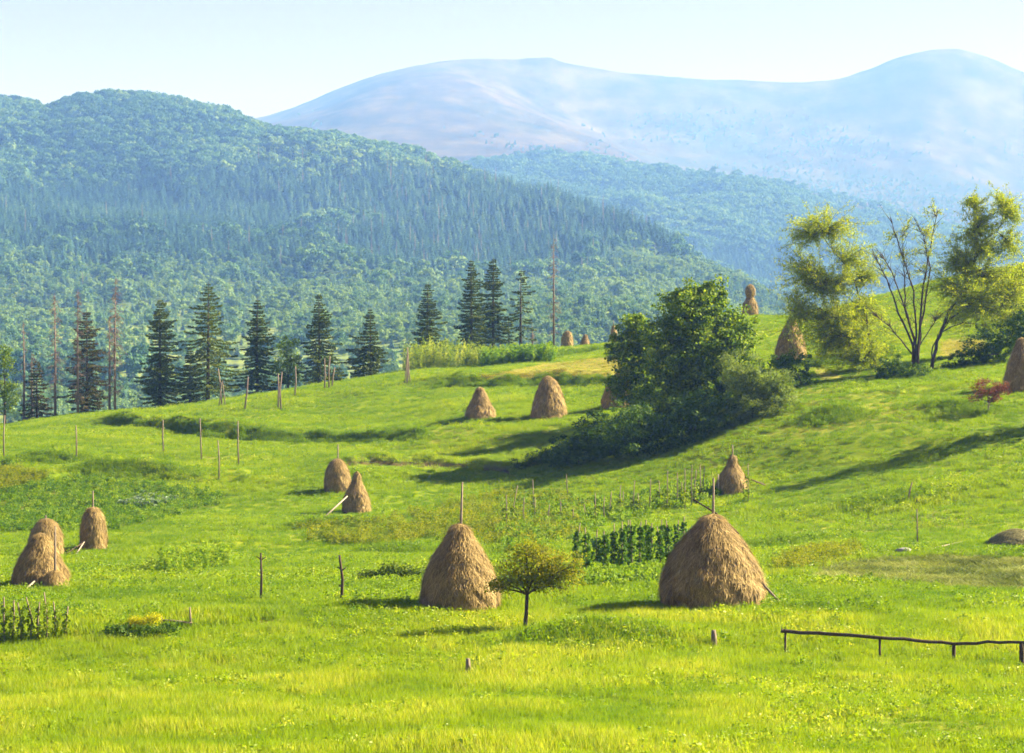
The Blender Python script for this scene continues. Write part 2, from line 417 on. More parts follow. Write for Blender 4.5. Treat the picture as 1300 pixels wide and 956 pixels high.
jx = PXG + 9*fbm(XG/3, YG/4, 41, 3); jy = PROW + 5*fbm(XG/3+7, YG/4, 42, 3)
P_DRY = [[(590, 482), (650, 470), (700, 460), (760, 455), (830, 448), (850, 470), (780, 478), (700, 480), (640, 484)],
         [(1190, 452), (1200, 432), (1240, 430), (1262, 442), (1240, 452)], [(1030, 462), (1050, 470), (1075, 480), (1040, 482)]]
P_CUT = [[(1020, 735), (1060, 716), (1120, 708), (1200, 706), (1340, 708), (1340, 748), (1220, 744), (1100, 738)]]
P_POT = [(-30, 628), (60, 614), (130, 606), (200, 618), (285, 628), (275, 640), (220, 656), (130, 674), (60, 674), (-30, 676)]
P_GARD = [(630, 640), (700, 632), (760, 640), (840, 622), (905, 615), (915, 632), (850, 645), (760, 668), (730, 690), (640, 700)]
dry = np.zeros_like(YG); cut = np.zeros_like(YG); dirt = np.zeros_like(YG)
vis = TG < 10.3
for p in P_DRY: dry = np.maximum(dry, vis*inpoly(jx, jy, p)*0.8)
for p in P_CUT: cut = np.maximum(cut, vis*inpoly(jx, jy, p)*0.9)
dirt = np.maximum(dirt, vis*inpoly(jx, jy, P_POT)*0.5)
dirt = np.maximum(dirt, vis*inpoly(jx, jy, [(440, 588), (560, 588), (650, 595), (650, 600), (560, 594), (440, 593)])*1.0)
dry = np.maximum(dry, 0.35*sstep(0.0, 0.5, fbm(XG/12, YG/9, 51, 3))*vis)
meadow = sheet('meadow', 0, ROW_MEADOW, ground_mat(), {'dry': dry, 'cut': cut, 'dirt': dirt})
young = np.clip(sstep(1350, 800, YG/_q), 0, 1)
hills = sheet('wooded_hills', ROW_MEADOW, ROW_H1,
              hill_mat('forest_floor', [(0.35, (0.02, 0.045, 0.012)), (0.65, (0.05, 0.09, 0.02))], 0.02,
                       [(0.35, (0.13, 0.21, 0.05)), (0.65, (0.28, 0.34, 0.10))], 'young'), {'young': young*0.9})
YO = YG/_q; XO = XG/_q
spur = np.clip(sstep(0, 1, 1-np.abs(PXG-(560+(6000-YO)*0.13))/190), 0, 1)*sstep(3300, 3900, YO)
green = sstep(-0.15, 0.3, fbm(XO/420, YO/500, 61, 4)+0.16*sstep(650, 1000, PXG))
mountain = sheet('far_mountain', ROW_H1, len(TT)-1,
                 hill_mat('mountain_grass', [(0.34, (0.03, 0.024, 0.018)), (0.5, (0.066, 0.05, 0.033)), (0.66, (0.115, 0.092, 0.048))], 0.009,
                          [(0.32, (0.02, 0.032, 0.018)), (0.68, (0.08, 0.078, 0.036))], 'green', (1, 0.5, 1.4)), {'green': green*0.8*(1-0.7*spur)})

# ------------------------------------------------------------------ countless small growth: one object each, geometry nodes on points
def scatter(name, P, scl, rz, pid, tint, protos, tilt=0.0, label=None, cat=None):
    P = np.asarray(P, np.float32); n = len(P)
    me = bpy.data.meshes.new(name); me.vertices.add(n); me.vertices.foreach_set('co', P.ravel())
    def at(k, v, ty='FLOAT'):
        a = me.attributes.new(k, ty, 'POINT')
        a.data.foreach_set('value', np.ascontiguousarray(np.broadcast_to(v, (n,))).astype(np.int32 if ty == 'INT' else np.float32))
    at('scl', scl); at('rz', rz); at('pid', pid, 'INT'); at('tint', tint)
    at('tx', rng.normal(size=n)*tilt); at('ty', rng.normal(size=n)*tilt)
    o = bpy.data.objects.new(name, me); col.objects.link(o)
    ng = bpy.data.node_groups.new(name+'_nodes', 'GeometryNodeTree')
    ng.interface.new_socket('Geometry', in_out='INPUT', socket_type='NodeSocketGeometry')
    ng.interface.new_socket('Geometry', in_out='OUTPUT', socket_type='NodeSocketGeometry')
    nd, lk = ng.nodes, ng.links
    gi = nd.new('NodeGroupInput'); go = nd.new('NodeGroupOutput')
    iop = nd.new('GeometryNodeInstanceOnPoints'); iop.inputs['Pick Instance'].default_value = True
    jn = nd.new('GeometryNodeJoinGeometry')
    for pr in reversed(protos):
        oi = nd.new('GeometryNodeObjectInfo'); oi.inputs['Object'].default_value = pr; oi.inputs['As Instance'].default_value = True
        lk.new(oi.outputs['Geometry'], jn.inputs[0])
    def na(k, ty='FLOAT'):
        a = nd.new('GeometryNodeInputNamedAttribute'); a.data_type = ty; a.inputs['Name'].default_value = k; return a.outputs[0]
    cx = nd.new('ShaderNodeCombineXYZ'); lk.new(na('tx'), cx.inputs[0]); lk.new(na('ty'), cx.inputs[1]); lk.new(na('rz'), cx.inputs[2])
    lk.new(gi.outputs[0], iop.inputs['Points']); lk.new(jn.outputs[0], iop.inputs['Instance'])
    lk.new(na('pid', 'INT'), iop.inputs['Instance Index']); lk.new(cx.outputs[0], iop.inputs['Rotation']); lk.new(na('scl'), iop.inputs['Scale'])
    lk.new(iop.outputs[0], go.inputs[0])
    md = o.modifiers.new('growth', 'NODES'); md.node_group = ng
    return tag(o, label, cat, kind='stuff')

def proto(name, mb, mat, smooth=False):
    return bpy.data.objects.new(name, mb.mesh(name, mat, smooth))

G = lambda *c: c
M = {}
M['grass'] = leaf_mat('grass_blades', [(0.0, (0.045, 0.125, 0.003)), (0.4, (0.15, 0.25, 0.004)), (0.75, (0.24, 0.325, 0.006)), (1.0, (0.44, 0.44, 0.07))], 0.4, inst=True, spec=0.25, rough=0.5, tgain=1.6)
M['straw'] = leaf_mat('hay_wisps', [(0.0, (0.2, 0.21, 0.035)), (0.5, (0.34, 0.32, 0.055)), (1.0, (0.48, 0.44, 0.12))], 0.3, inst=True)
M['cuthay'] = leaf_mat('cut_grass', [(0.0, (0.03, 0.055, 0.015)), (0.5, (0.2, 0.25, 0.06)), (1.0, (0.48, 0.50, 0.18))], 0.25, inst=True)
M['potato'] = leaf_mat('potato_leaf', [(0.0, (0.04, 0.11, 0.010)), (0.5, (0.11, 0.22, 0.014)), (1.0, (0.28, 0.38, 0.03))], 0.35, inst=True)
M['weed'] = leaf_mat('weed_leaf', [(0.0, (0.06, 0.12, 0.01)), (0.45, (0.17, 0.22, 0.012)), (0.8, (0.29, 0.32, 0.022)), (1.0, (0.40, 0.30, 0.05))], 0.4, inst=True)
M['corn'] = leaf_mat('corn_leaf', [(0.0, (0.05, 0.13, 0.012)), (0.5, (0.15, 0.27, 0.015)), (1.0, (0.34, 0.42, 0.03))], 0.45, inst=True)
M['cabbage'] = leaf_mat('cabbage_leaf', [(0.0, (0.10, 0.18, 0.10)), (1.0, (0.28, 0.38, 0.25))], 0.15, inst=True)
M['f_dec'] = leaf_mat('far_broadleaf', [(0.0, (0.022, 0.075, 0.045)), (0.5, (0.085, 0.19, 0.075)), (1.0, (0.25, 0.36, 0.10))], 0.3, inst=True)  # bluish, pale base: distance haze partly put into the leaf colour
M['f_con'] = leaf_mat('far_spruce', [(0.0, (0.018, 0.065, 0.055)), (0.6, (0.065, 0.155, 0.095)), (1.0, (0.2, 0.31, 0.14))], 0.15, inst=True)  # haze blue is put into the needle colour as well
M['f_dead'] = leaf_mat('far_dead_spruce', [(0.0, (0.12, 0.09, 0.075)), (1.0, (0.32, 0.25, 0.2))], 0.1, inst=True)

def tuft(n, r, h0, h1, w, lean):
    mb = MB()
    rr = r*np.sqrt(rng.random(n)); a = rng.random(n)*6.283
    B = np.stack([rr*np.cos(a), rr*np.sin(a), np.full(n, -0.04)], 1)
    h = rng.uniform(h0, h1, n); d = unit(np.stack([rng.normal(size=n), rng.normal(size=n), np.zeros(n)], 1))
    tip = B + d*(h*rng.uniform(0.1, lean, n))[:, None] + np.array([0, 0, 1.0])*h[:, None]
    mid = B*0.5+tip*0.5 + np.array([0, 0, 1.0])*(h*0.12)[:, None]
    s = unit(np.stack([rng.normal(size=n), rng.normal(size=n), np.zeros(n)], 1))*w*rng.uniform(0.6, 1.3, n)[:, None]
    V = np.stack([B-s*0.6, B+s*0.6, mid+s*0.5, tip, mid-s*0.5], 1).reshape(-1, 3)
    i = np.arange(n)[:, None]*5
    mb.add(V, np.concatenate([i+np.array([[0, 1, 2, 4]])]))
    mb.f.append(np.concatenate([i+np.array([[4, 2, 3]])]).astype(np.int32)); mb.mi.append(np.zeros(n, np.int32))
    return mb

def clump(n, r, h, size, aspect=0.5, low=0.0):
    mb = MB(); d = unit(rng.normal(size=(n, 3))); rad = rng.random(n)**0.4
    C = d*rad[:, None]*np.array([r, r, h*0.5]) + np.array([0, 0, h*0.5])
    V, Fc = leaves(C, rng.uniform(0.6, 1.3, n)*size, aspect); mb.add(V, Fc); return mb

tufts = [proto('grass_tuft_%d' % i, tuft(80, 0.5, 0.10, 0.32, 0.018, 0.7), M['grass']) for i in range(3)]
tufts += [proto('tall_grass_tuft_%d' % i, tuft(80, 0.5, 0.18, 0.45, 0.014, 0.6), M['grass']) for i in range(2)]

tufts += [proto('meadow_herb_%d' % i, clump(26, 0.34, 0.42, 0.13, 0.5), M['grass']) for i in range(2)]

def sample(n, p0, p1, y0, y1):
    px = rng.uniform(p0, p1, n); Y = np.sqrt(rng.uniform(y0*y0, y1*y1, n)); return px, Y

P_BUSH = [(660, 600), (700, 520), (780, 500), (1000, 480), (1010, 540), (860, 590), (700, 612)]
def grass_layer(name, n, p0, p1, y0, y1, label):
    px, Y = sample(n, p0, p1, y0, y1)
    Z = gz(px, Y); X = (px-650)/F*Y; row = HY - F*Z/Y
    n1 = fbm(X/14, Y/10, 71, 4); n2 = fbm(X/3, Y/2.4, 72, 3)
    tint = 0.42 + 0.34*n1 + 0.55*n2 + rng.normal(size=n)*0.12
    scl = 0.85 + 0.5*n2 + 0.3*n1
    pid = rng.integers(0, 3, n)
    front = sstep(0, 1, (row - np.interp(px, [0, 200, 560, 700, 900, 1300], [812, 800, 775, 760, 770, 770]))/20)
    tall = rng.random(n) < front*0.7
    pid = np.where(tall, rng.integers(3, 5, n), pid)
    herb = rng.random(n) < np.clip(0.16+0.5*fbm(X/5, Y/4, 75, 3), 0, 0.6)
    pid = np.where(herb, rng.integers(5, 7, n), pid)
    tint = np.where(herb, tint+rng.normal(size=n)*0.2-0.08, tint)
    tint = tint + front*0.3 + (n2 > 0.25)*front*0.1
    mown = np.zeros(n)
    jx, jy = px+6*n2, row+4*n1
    for p in P_DRY+P_CUT: mown = np.maximum(mown, inpoly(jx, jy, p)*(Y < 310))
    keep = rng.random(n) > mown*0.8
    scl = np.where(mown > 0, scl*0.45, scl)
    keep &= ~inpoly(px, row, [(440, 586), (560, 587), (650, 594), (650, 601), (560, 595), (440, 594)]) | (rng.random(n) < 0.15)
    keep &= ~inpoly(px, row, P_POT) | (rng.random(n) < 0.3)
    scl = np.where(row < 470, scl*0.8, scl)
    P = np.stack([X, Y, Z], 1)[keep]
    return scatter(name, P, np.clip(scl, 0.35, 1.6)[keep], rng.uniform(0, 6.28, keep.sum()), pid[keep], np.clip(tint, 0, 1)[keep], tufts, 0.08, label, 'grass')

grass_layer('grass', 42000, -160, 1460, 42, 122, 'tall pale meadow grass covering the foreground below the two big haystacks')
grass_layer('short_grass', 95000, -160, 1460, 118, 290, 'bright short meadow grass on the slope up to the ridge')

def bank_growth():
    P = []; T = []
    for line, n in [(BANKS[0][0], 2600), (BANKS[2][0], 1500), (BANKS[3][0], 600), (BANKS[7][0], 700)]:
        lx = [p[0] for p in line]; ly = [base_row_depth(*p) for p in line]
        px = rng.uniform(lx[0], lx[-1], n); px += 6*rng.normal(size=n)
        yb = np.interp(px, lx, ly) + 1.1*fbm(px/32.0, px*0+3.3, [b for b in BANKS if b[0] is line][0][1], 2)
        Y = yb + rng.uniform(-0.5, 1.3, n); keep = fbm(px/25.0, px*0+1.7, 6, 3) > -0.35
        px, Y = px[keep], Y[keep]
        P.append(np.stack([(px-650)/F*Y, Y, gz(px, Y)], 1)); T.append(rng.uniform(0.0, 0.4, keep.sum()))  # low tint: shade of the bank face is put into the grass colour
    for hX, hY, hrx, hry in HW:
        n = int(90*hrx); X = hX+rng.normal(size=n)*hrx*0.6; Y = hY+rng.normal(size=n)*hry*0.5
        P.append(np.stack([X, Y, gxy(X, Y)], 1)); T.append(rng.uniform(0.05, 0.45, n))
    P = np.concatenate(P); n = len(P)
    scatter('bank_shade_grass', P, rng.uniform(0.5, 1.15, n), rng.uniform(0, 6.28, n), rng.integers(3, 7, n), np.concatenate(T), tufts, 0.1, 'long unmown grass on the terrace banks and hummocks, bank shade put into its dark tint', 'grass')
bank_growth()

def poly_points(poly, n):
    xs = [p[0] for p in poly]; ys = [p[1] for p in poly]; out = []
    while len(out) < n:
        a, b = rng.uniform(min(xs), max(xs)), rng.uniform(min(ys), max(ys))
        if inpoly(np.array([a]), np.array([b]), poly)[0]: out.append((a, b))
    res = []
    for a, b in out:
        g, _ = ground(a+rng.normal()*5, b+rng.normal()*2); res.append(tuple(g))
    return np.array(res)

pot = [proto('potato_clump_%d' % i, clump(46, 0.34, 0.5, 0.16, 0.6), M['potato']) for i in range(3)]
def patch(name, polys, dens, protos, s0, s1, label, cat, t0=0.0, t1=1.0):
    P = np.concatenate([poly_points(p, d) for p, d in zip(polys, dens)])
    n = len(P)
    scatter(name, P, rng.uniform(s0, s1, n), rng.uniform(0, 6.28, n), rng.integers(0, len(protos), n), rng.uniform(t0, t1, n), protos, 0.1, label, cat)
patch('potato_plants', [P_POT], [2300], pot, 0.5, 0.95, 'dark green potato patch behind the left haystacks', 'crop')
patch('cabbages', [[(150, 640), (185, 630), (225, 633), (210, 642), (170, 645)]], [70], [proto('cabbage_head', clump(40, 0.25, 0.35, 0.28, 0.9), M['cabbage'])], 0.7, 1.2, 'pale bluish cabbages in the potato patch', 'crop')

def stalks(n, r, h, leaf, mat_w=0.5):
    """upright leafy stalks"""
    mb = MB()
    for k in range(n):
        a = rng.random()*6.28; b = Vector((r*math.sqrt(rng.random())*math.cos(a), r*math.sqrt(rng.random())*math.sin(a), -0.05))
        hh = h*rng.uniform(0.65, 1.1); lx, ly = rng.normal()*0.12*hh, rng.normal()*0.12*hh
        m = int(10*h+8); z = rng.random(m)**0.8
        C = np.stack([b.x+lx*z+rng.normal(size=m)*0.07, b.y+ly*z+rng.normal(size=m)*0.07, z*hh], 1)
        V, Fc = leaves(C, rng.uniform(0.6, 1.2, m)*leaf, mat_w); mb.add(V, Fc)
    return mb
wd = [proto('weed_%d' % i, stalks(7, 0.35, 0.75, 0.15), M['weed']) for i in range(3)]
P_W1 = [(385, 672), (430, 662), (480, 664), (540, 650), (590, 636), (640, 628), (690, 628), (745, 640), (735, 688), (640, 694), (560, 686), (480, 694), (400, 692)]
P_W2 = [(-30, 598), (30, 597), (62, 604), (40, 614), (-30, 628)]
P_W3 = [(985, 726), (1000, 712), (1040, 702), (1090, 700), (1075, 708), (1030, 720)]
patch('tall_weeds', [P_W1, P_W2], [900, 300], wd, 0.45, 0.95, 'yellow green tall weeds around the bean garden and at the left edge', 'weeds', 0.1, 0.9)
patch('yellowing_crop_row', [P_W3], [280], wd, 0.5, 0.9, 'yellowing low crop row to the right of the largest haystack', 'crop', 0.3, 0.9)
patch('garden_greens', [[(730, 745), (745, 728), (850, 724), (850, 738)], P_GARD], [260, 900], pot, 0.8, 1.3, 'leafy garden greens among the bean poles', 'crop', 0.5, 1.0)
cn = [proto('corn_%d' % i, stalks(5, 0.4, 1.5, 0.42, 0.22), M['corn']) for i in range(3)]
patch('corn_patch', [[(196, 728), (215, 722), (260, 714), (290, 713), (288, 720), (240, 732), (205, 735)]], [110], cn, 0.5, 0.8, 'small patch of bright young corn right of the left haystacks', 'crop', 0.4, 1.0)
P = np.array([tuple(ground(px, Y=Y)[0]) for px, Y in zip(rng.uniform(612, 702, 230), rng.uniform(252, 262, 230))])
scatter('ridge_corn', P, rng.uniform(0.6, 1.35, 230), rng.uniform(0, 6.28, 230), rng.integers(0, 3, 230), rng.uniform(0, .8, 230), cn, 0.08, 'band of dark green corn on the ridge below the spruces', 'crop')
M['tallweed'] = leaf_mat('pale_tall_weed_leaf', [(0.0, (0.09, 0.16, 0.02)), (0.5, (0.21, 0.29, 0.04)), (1.0, (0.40, 0.43, 0.11))], 0.45, inst=True)
tw = [proto('pale_weed_%d' % i, stalks(4, 0.4, 2.4, 0.26, 0.4), M['tallweed']) for i in range(3)]
P = np.array([tuple(ground(px, Y=Y)[0]) for px, Y in zip(rng.uniform(513, 640, 300), rng.uniform(258, 270, 300))])
hs = np.interp(650+F*P[:, 0]/P[:, 1], [505, 540, 575, 600, 640], [1.0, 1.5, 1.5, 1.1, 0.8])
scatter('pale_ridge_weeds', P, 0.8*hs*rng.choice([0.45, 0.75, 1.15], 300)*rng.uniform(0.8, 1.1, 300), rng.uniform(0, 6.28, 300), rng.integers(0, 3, 300), rng.uniform(0, 1, 300), tw, 0.08, 'tall pale yellow weeds along the ridge left of the corn', 'weeds')
# loose cut hay
wisp = [proto('hay_wisp_%d' % i, tuft(60, 0.5, 0.03, 0.16, 0.02, 4.0), M['cuthay']) for i in range(2)]
P = poly_points(P_CUT[0], 1500); n = len(P)
scatter('cut_grass', P, rng.uniform(0.6, 1.5, n), rng.uniform(0, 6.28, n), rng.integers(0, 2, n), np.clip(0.4+0.9*fbm(P[:, 0]/1.6, P[:, 1]/1.2, 81, 2), 0, 1), wisp, 0.1, 'grey green cut grass drying on the ground at the right', 'cut grass')
wisp2 = [proto('straw_wisp_%d' % i, tuft(60, 0.5, 0.03, 0.14, 0.02, 4.0), M['straw']) for i in range(2)]
P = np.concatenate([poly_points(P_DRY[0], 900), poly_points(P_DRY[1], 200)]); n = len(P)
scatter('straw_stubble', P, rng.uniform(0.6, 1.4, n), rng.uniform(0, 6.28, n), rng.integers(0, 2, n), rng.uniform(0, 1, n), wisp2, 0.1, 'yellow mown stubble below the ridge haystacks', 'stubble')

# far woods
def far_dec():
    mb = MB(); nl = rng.integers(6, 10)
    for k in range(nl):
        c = np.array([rng.normal()*1.7, rng.normal()*1.7, rng.uniform(3.5, 9.0)]); r = rng.uniform(1.5, 2.6)
        n = 55; d = unit(rng.normal(size=(n, 3))); d[:, 2] = np.abs(d[:, 2])*0.8+d[:, 2]*0.2
        V, Fc = leaves(c+d*r*rng.uniform(0.8, 1.08, (n, 1)), rng.uniform(0.8, 1.5, n), 0.8, d, 0.62); mb.add(V, Fc)
    return mb
def far_con(H, rad, dead=False):
    mb = MB(); lv = 11
    for i in range(lv):
        z = H*(0.1+0.88*i/lv); r = rad*(1-i/lv)**0.9+0.15; n = max(5, int(15*(1-i/lv)+5))
        if dead: n = 3
        a = rng.random(n)*6.28; d = np.stack([np.cos(a), np.sin(a), np.zeros(n)], 1); t = np.stack([-np.sin(a), np.cos(a), np.zeros(n)], 1)
        rr = r*rng.uniform(0.75, 1.2, n)[:, None]; w = (0.06 if dead else 0.36)*rr+0.10; dz = np.array([0, 0, 1.0])
        b = d*0.05 + dz*(z+0.25*r); e = d*rr + dz*(z-0.28*rr)
        m = d*rr*0.6 + dz*(z+0.02)
        V = np.stack([b, m+t*w, e, m-t*w], 1).reshape(-1, 3); mb.add(V, np.arange(n*4).reshape(n, 4))
    add_tube(mb, [(0, 0, -0.5), (0, 0, H*0.97)], [0.22 if not dead else 0.3, 0.06], 5)
    return mb
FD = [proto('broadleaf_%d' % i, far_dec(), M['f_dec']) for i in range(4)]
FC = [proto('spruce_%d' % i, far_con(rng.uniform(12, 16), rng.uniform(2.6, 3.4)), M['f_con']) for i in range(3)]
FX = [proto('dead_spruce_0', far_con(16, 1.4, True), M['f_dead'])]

def wood(name, n, y0, y1, p0, p1, rule, label):
    px, Y = sample(n, p0, p1, y0, y1)
    Yw = warp(Y); Z = gz(px, Yw); X = (px-650)/F*Y; row = HY-F*Z/Yw
    keep, pid, scl, tint = rule(px, Y, X, Z, row, len(px))
    P = np.stack([(px-650)/F*Yw, Yw, Z], 1)[keep]; scl = scl*Yw/Y
    return scatter(name, P, scl[keep], rng.uniform(0, 6.28, keep.sum()), pid[keep], np.clip(tint, 0, 1)[keep], FD+FC+FX, 0.03, label, 'wood')

def rule1(px, Y, X, Z, row, n):
    q = fbm(X/130, Y/170, 91, 4); row0 = row; row = row + 75*fbm(X/120, Y/150, 92, 3)
    # spruces in the middle belt and along the right flank, broadleaf high up on the left
    con = sstep(-0.35, 0.45, q*1.5 + 0.5*sstep(230, 300, row)*sstep(420, 340, row) + 0.65*sstep(430, 650, px)*sstep(215, 250, row) - 0.55*sstep(260, 180, row)*sstep(620, 420, px))
    yng = sstep(1320, 950, Y)*sstep(-0.35, 0.15, fbm(X/90, Y/120, 95, 3)+0.3)
    yng = np.maximum(yng, sstep(735, 800, px)*sstep(312, 335, row0+14*fbm(X/50, Y/60, 96, 2)))
    isc = rng.random(n) < con*(1-0.75*yng)
    scl = np.where(isc, rng.uniform(0.5, 1.05, n), rng.uniform(0.55, 1.4, n))*(1-0.5*yng)
    pid = np.where(isc, rng.integers(4, 7, n), rng.integers(0, 4, n))
    dead = isc & (rng.random(n) < 0.02*sstep(300, 420, px)+0.008)
    pid = np.where(dead, 7, pid)
    tint = 0.4 + 0.5*fbm(X/60, Y/80, 93, 3) + 0.6*fbm(X/160, Y/220, 94, 2) + rng.normal(size=n)*0.28 + yng*0.55
    glade = (fbm(X/70, Y/90, 97, 3) > 0.12)*(Y < 1250)*0.8
    glade = np.maximum(glade, inpoly(px, row0, [(515, 245), (545, 236), (575, 244), (580, 252), (530, 252)]))
    glade = np.maximum(glade, inpoly(px, row0, [(150, 440), (200, 425), (320, 425), (330, 470), (250, 500), (150, 490)])*(rng.random(n) < 0.75))
    keep = (rng.random(n) > glade*0.9) & (rng.random(n) > 0.78*yng)
    return keep, pid, scl, tint
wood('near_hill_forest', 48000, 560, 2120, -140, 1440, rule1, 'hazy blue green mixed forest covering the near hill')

def rule1b(px, Y, X, Z, row, n):
    glade = (fbm(X/55, Y/80, 98, 3) > 0.1) | inpoly(px, row, [(150, 440), (200, 400), (320, 390), (340, 470), (250, 500), (150, 490)])
    isc = rng.random(n) < 0.3+0.5*fbm(X/50, Y/60, 99, 2)
    pid = np.where(isc, rng.integers(4, 7, n), rng.integers(0, 4, n))
    dens = np.maximum(sstep(1380, 1150, Y), sstep(735, 800, px)*sstep(312, 335, row))
    tint = 0.85+0.5*fbm(X/40, Y/60, 100, 3)+rng.normal(size=n)*0.2
    return (rng.random(n) < dens) & ((rng.random(n) < 0.2) | ~glade), pid, np.where(isc, rng.uniform(0.25, 0.6, n), rng.uniform(0.2, 0.5, n)), tint
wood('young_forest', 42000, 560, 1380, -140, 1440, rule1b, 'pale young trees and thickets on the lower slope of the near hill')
def rule2(px, Y, X, Z, row, n):
    q = fbm(X/200, Y/250, 101, 4)
    edge = 3250 + 260*fbm(X/160, Y/300, 103, 3)
    keep = (Y < edge) | (rng.random(n) < 0.10*sstep(700, 950, px))
    isc = rng.random(n) < 0.35+0.6*q+0.3*sstep(300, 340, row)
    scl = np.where(isc, rng.uniform(0.8, 1.3, n), rng.uniform(1.0, 1.7, n))
    pid = np.where(isc, rng.integers(4, 7, n), rng.integers(0, 4, n))
    tint = 0.3+0.5*fbm(X/90, Y/120, 104, 3)+rng.normal(size=n)*0.2
    return keep, pid, scl, tint
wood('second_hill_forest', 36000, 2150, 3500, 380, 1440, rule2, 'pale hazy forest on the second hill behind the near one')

def rule3(px, Y, X, Z, row, n):
    d = sstep(-0.1, 0.45, fbm(X/330, Y/420, 111, 4) + 0.35*sstep(560, 1000, px) - 0.15 - 0.9*sstep(170, 115, row) + 0.3*sstep(190, 240, row)*sstep(880, 960, px))
    keep = rng.random(n) < d*0.8
    scl = rng.uniform(0.3, 0.95, n)
    pid = np.where(rng.random(n) < 0.6, rng.integers(4, 7, n), rng.integers(0, 4, n))
    return keep, pid, scl, rng.uniform(0.0, 0.3, n)
wood('mountain_scrub', 15000, 3500, 5750, 380, 1440, rule3, 'scattered dark scrub and small trees on the far bare mountain')

# ------------------------------------------------------------------ haystacks
M['hay'] = None
def hay_mat():
    m, nt, nd, lk = newmat('weathered_hay')
    geo = nd.new('ShaderNodeNewGeometry'); tc = nd.new('ShaderNodeTexCoord')
    n1 = nd.new('ShaderNodeTexNoise'); n1.inputs['Scale'].default_value = 1.3; n1.inputs['Detail'].default_value = 6
    lk.new(tc.outputs['Object'], n1.inputs['Vector'])
    mp = nd.new('ShaderNodeMapping'); mp.inputs['Scale'].default_value = (14, 14, 2.2); lk.new(tc.outputs['Object'], mp.inputs[0])
    n2 = nd.new('ShaderNodeTexNoise'); n2.inputs['Scale'].default_value = 1.0; n2.inputs['Detail'].default_value = 5; lk.new(mp.outputs[0], n2.inputs['Vector'])
    f = mathn(nd, lk, 'ADD', mathn(nd, lk, 'MULTIPLY', geo.outputs['Random Per Island'], 0.5), mathn(nd, lk, 'MULTIPLY', n1.outputs['Fac'], 0.5))
    r = ramp(nd, [(0.12, (0.085, 0.06, 0.022)), (0.4, (0.32, 0.235, 0.088)), (0.68, (0.53, 0.41, 0.165)), (0.95, (0.80, 0.67, 0.34))])
    lk.new(f, r.inputs[0])
    c = mixc(nd, lk, 0.6, r.outputs[0], mixc(nd, lk, n2.outputs['Fac'], (0.35, 0.3, 0.25), (1.2, 1.15, 1.1)), 'MULTIPLY')
    p = nd.new('ShaderNodeBsdfPrincipled'); lk.new(c, p.inputs['Base Color']); p.inputs['Roughness'].default_value = 0.75
    p.inputs['Specular IOR Level'].default_value = 0.25
    b = nd.new('ShaderNodeBump'); b.inputs['Strength'].default_value = 0.7; b.inputs['Distance'].default_value = 0.05
    lk.new(n2.outputs['Fac'], b.inputs['Height']); lk.new(b.outputs[0], p.inputs['Normal'])
    out = nd.new('ShaderNodeOutputMaterial'); lk.new(p.outputs[0], out.inputs[0])
    return m
M['hay'] = hay_mat()
M['wood'] = rough_mat('weathered_wood', [(0.3, (0.13, 0.105, 0.085)), (0.7, (0.32, 0.265, 0.21))], 5, (6, 6, 1), 0.4)
M['palewood'] = rough_mat('pale_peeled_wood', [(0.3, (0.26, 0.21, 0.16)), (0.7, (0.46, 0.4, 0.32))], 5, (6, 6, 1), 0.3)
M['darkwood'] = rough_mat('dark_wood', [(0.3, (0.04, 0.03, 0.024)), (0.7, (0.11, 0.08, 0.06))], 5, (6, 6, 1), 0.4)
M['bark'] = rough_mat('bark', [(0.3, (0.035, 0.026, 0.02)), (0.7, (0.11, 0.085, 0.065))], 4, (5, 5, 1), 0.6)
M['redbark'] = rough_mat('reddish_dead_bark', [(0.3, (0.12, 0.088, 0.076)), (0.7, (0.27, 0.21, 0.18))], 4, (5, 5, 1), 0.5)

PROF = {
 'dome': [(0, .93), (.08, .985), (.2, 1.0), (.35, .955), (.5, .85), (.65, .69), (.8, .47), (.9, .29), (.97, .15), (1, .03)],
 'tent': [(0, .94), (.08, 1.0), (.2, .985), (.35, .91), (.5, .78), (.65, .60), (.8, .38), (.9, .24), (.97, .13), (1, .03)],
 'bullet': [(0, .92), (.1, 1.0), (.3, 1.0), (.5, .95), (.65, .86), (.8, .68), (.9, .48), (.97, .24), (1, .04)],
 'cone': [(0, 1.0), (.1, .98), (.3, .83), (.5, .64), (.7, .45), (.85, .29), (.95, .16), (1, .03)],
 'bell': [(0, .97), (.1, 1.0), (.3, .93), (.45, .78), (.6, .55), (.72, .36), (.83, .24), (.93, .15), (1, .04)],
 'knob': [(0, .95), (.1, 1.0), (.3, .93), (.45, .74), (.55, .52), (.63, .46), (.72, .56), (.83, .55), (.92, .4), (.98, .18), (1, .04)],
 'para': [(0, 1.0), (.1, .98), (.3, .9), (.5, .78), (.7, .6), (.85, .42), (.95, .22), (1, .04)],
 'heap': [(0, 1.0), (.15, .97), (.35, .87), (.55, .72), (.75, .5), (.9, .28), (1, .04)],
}
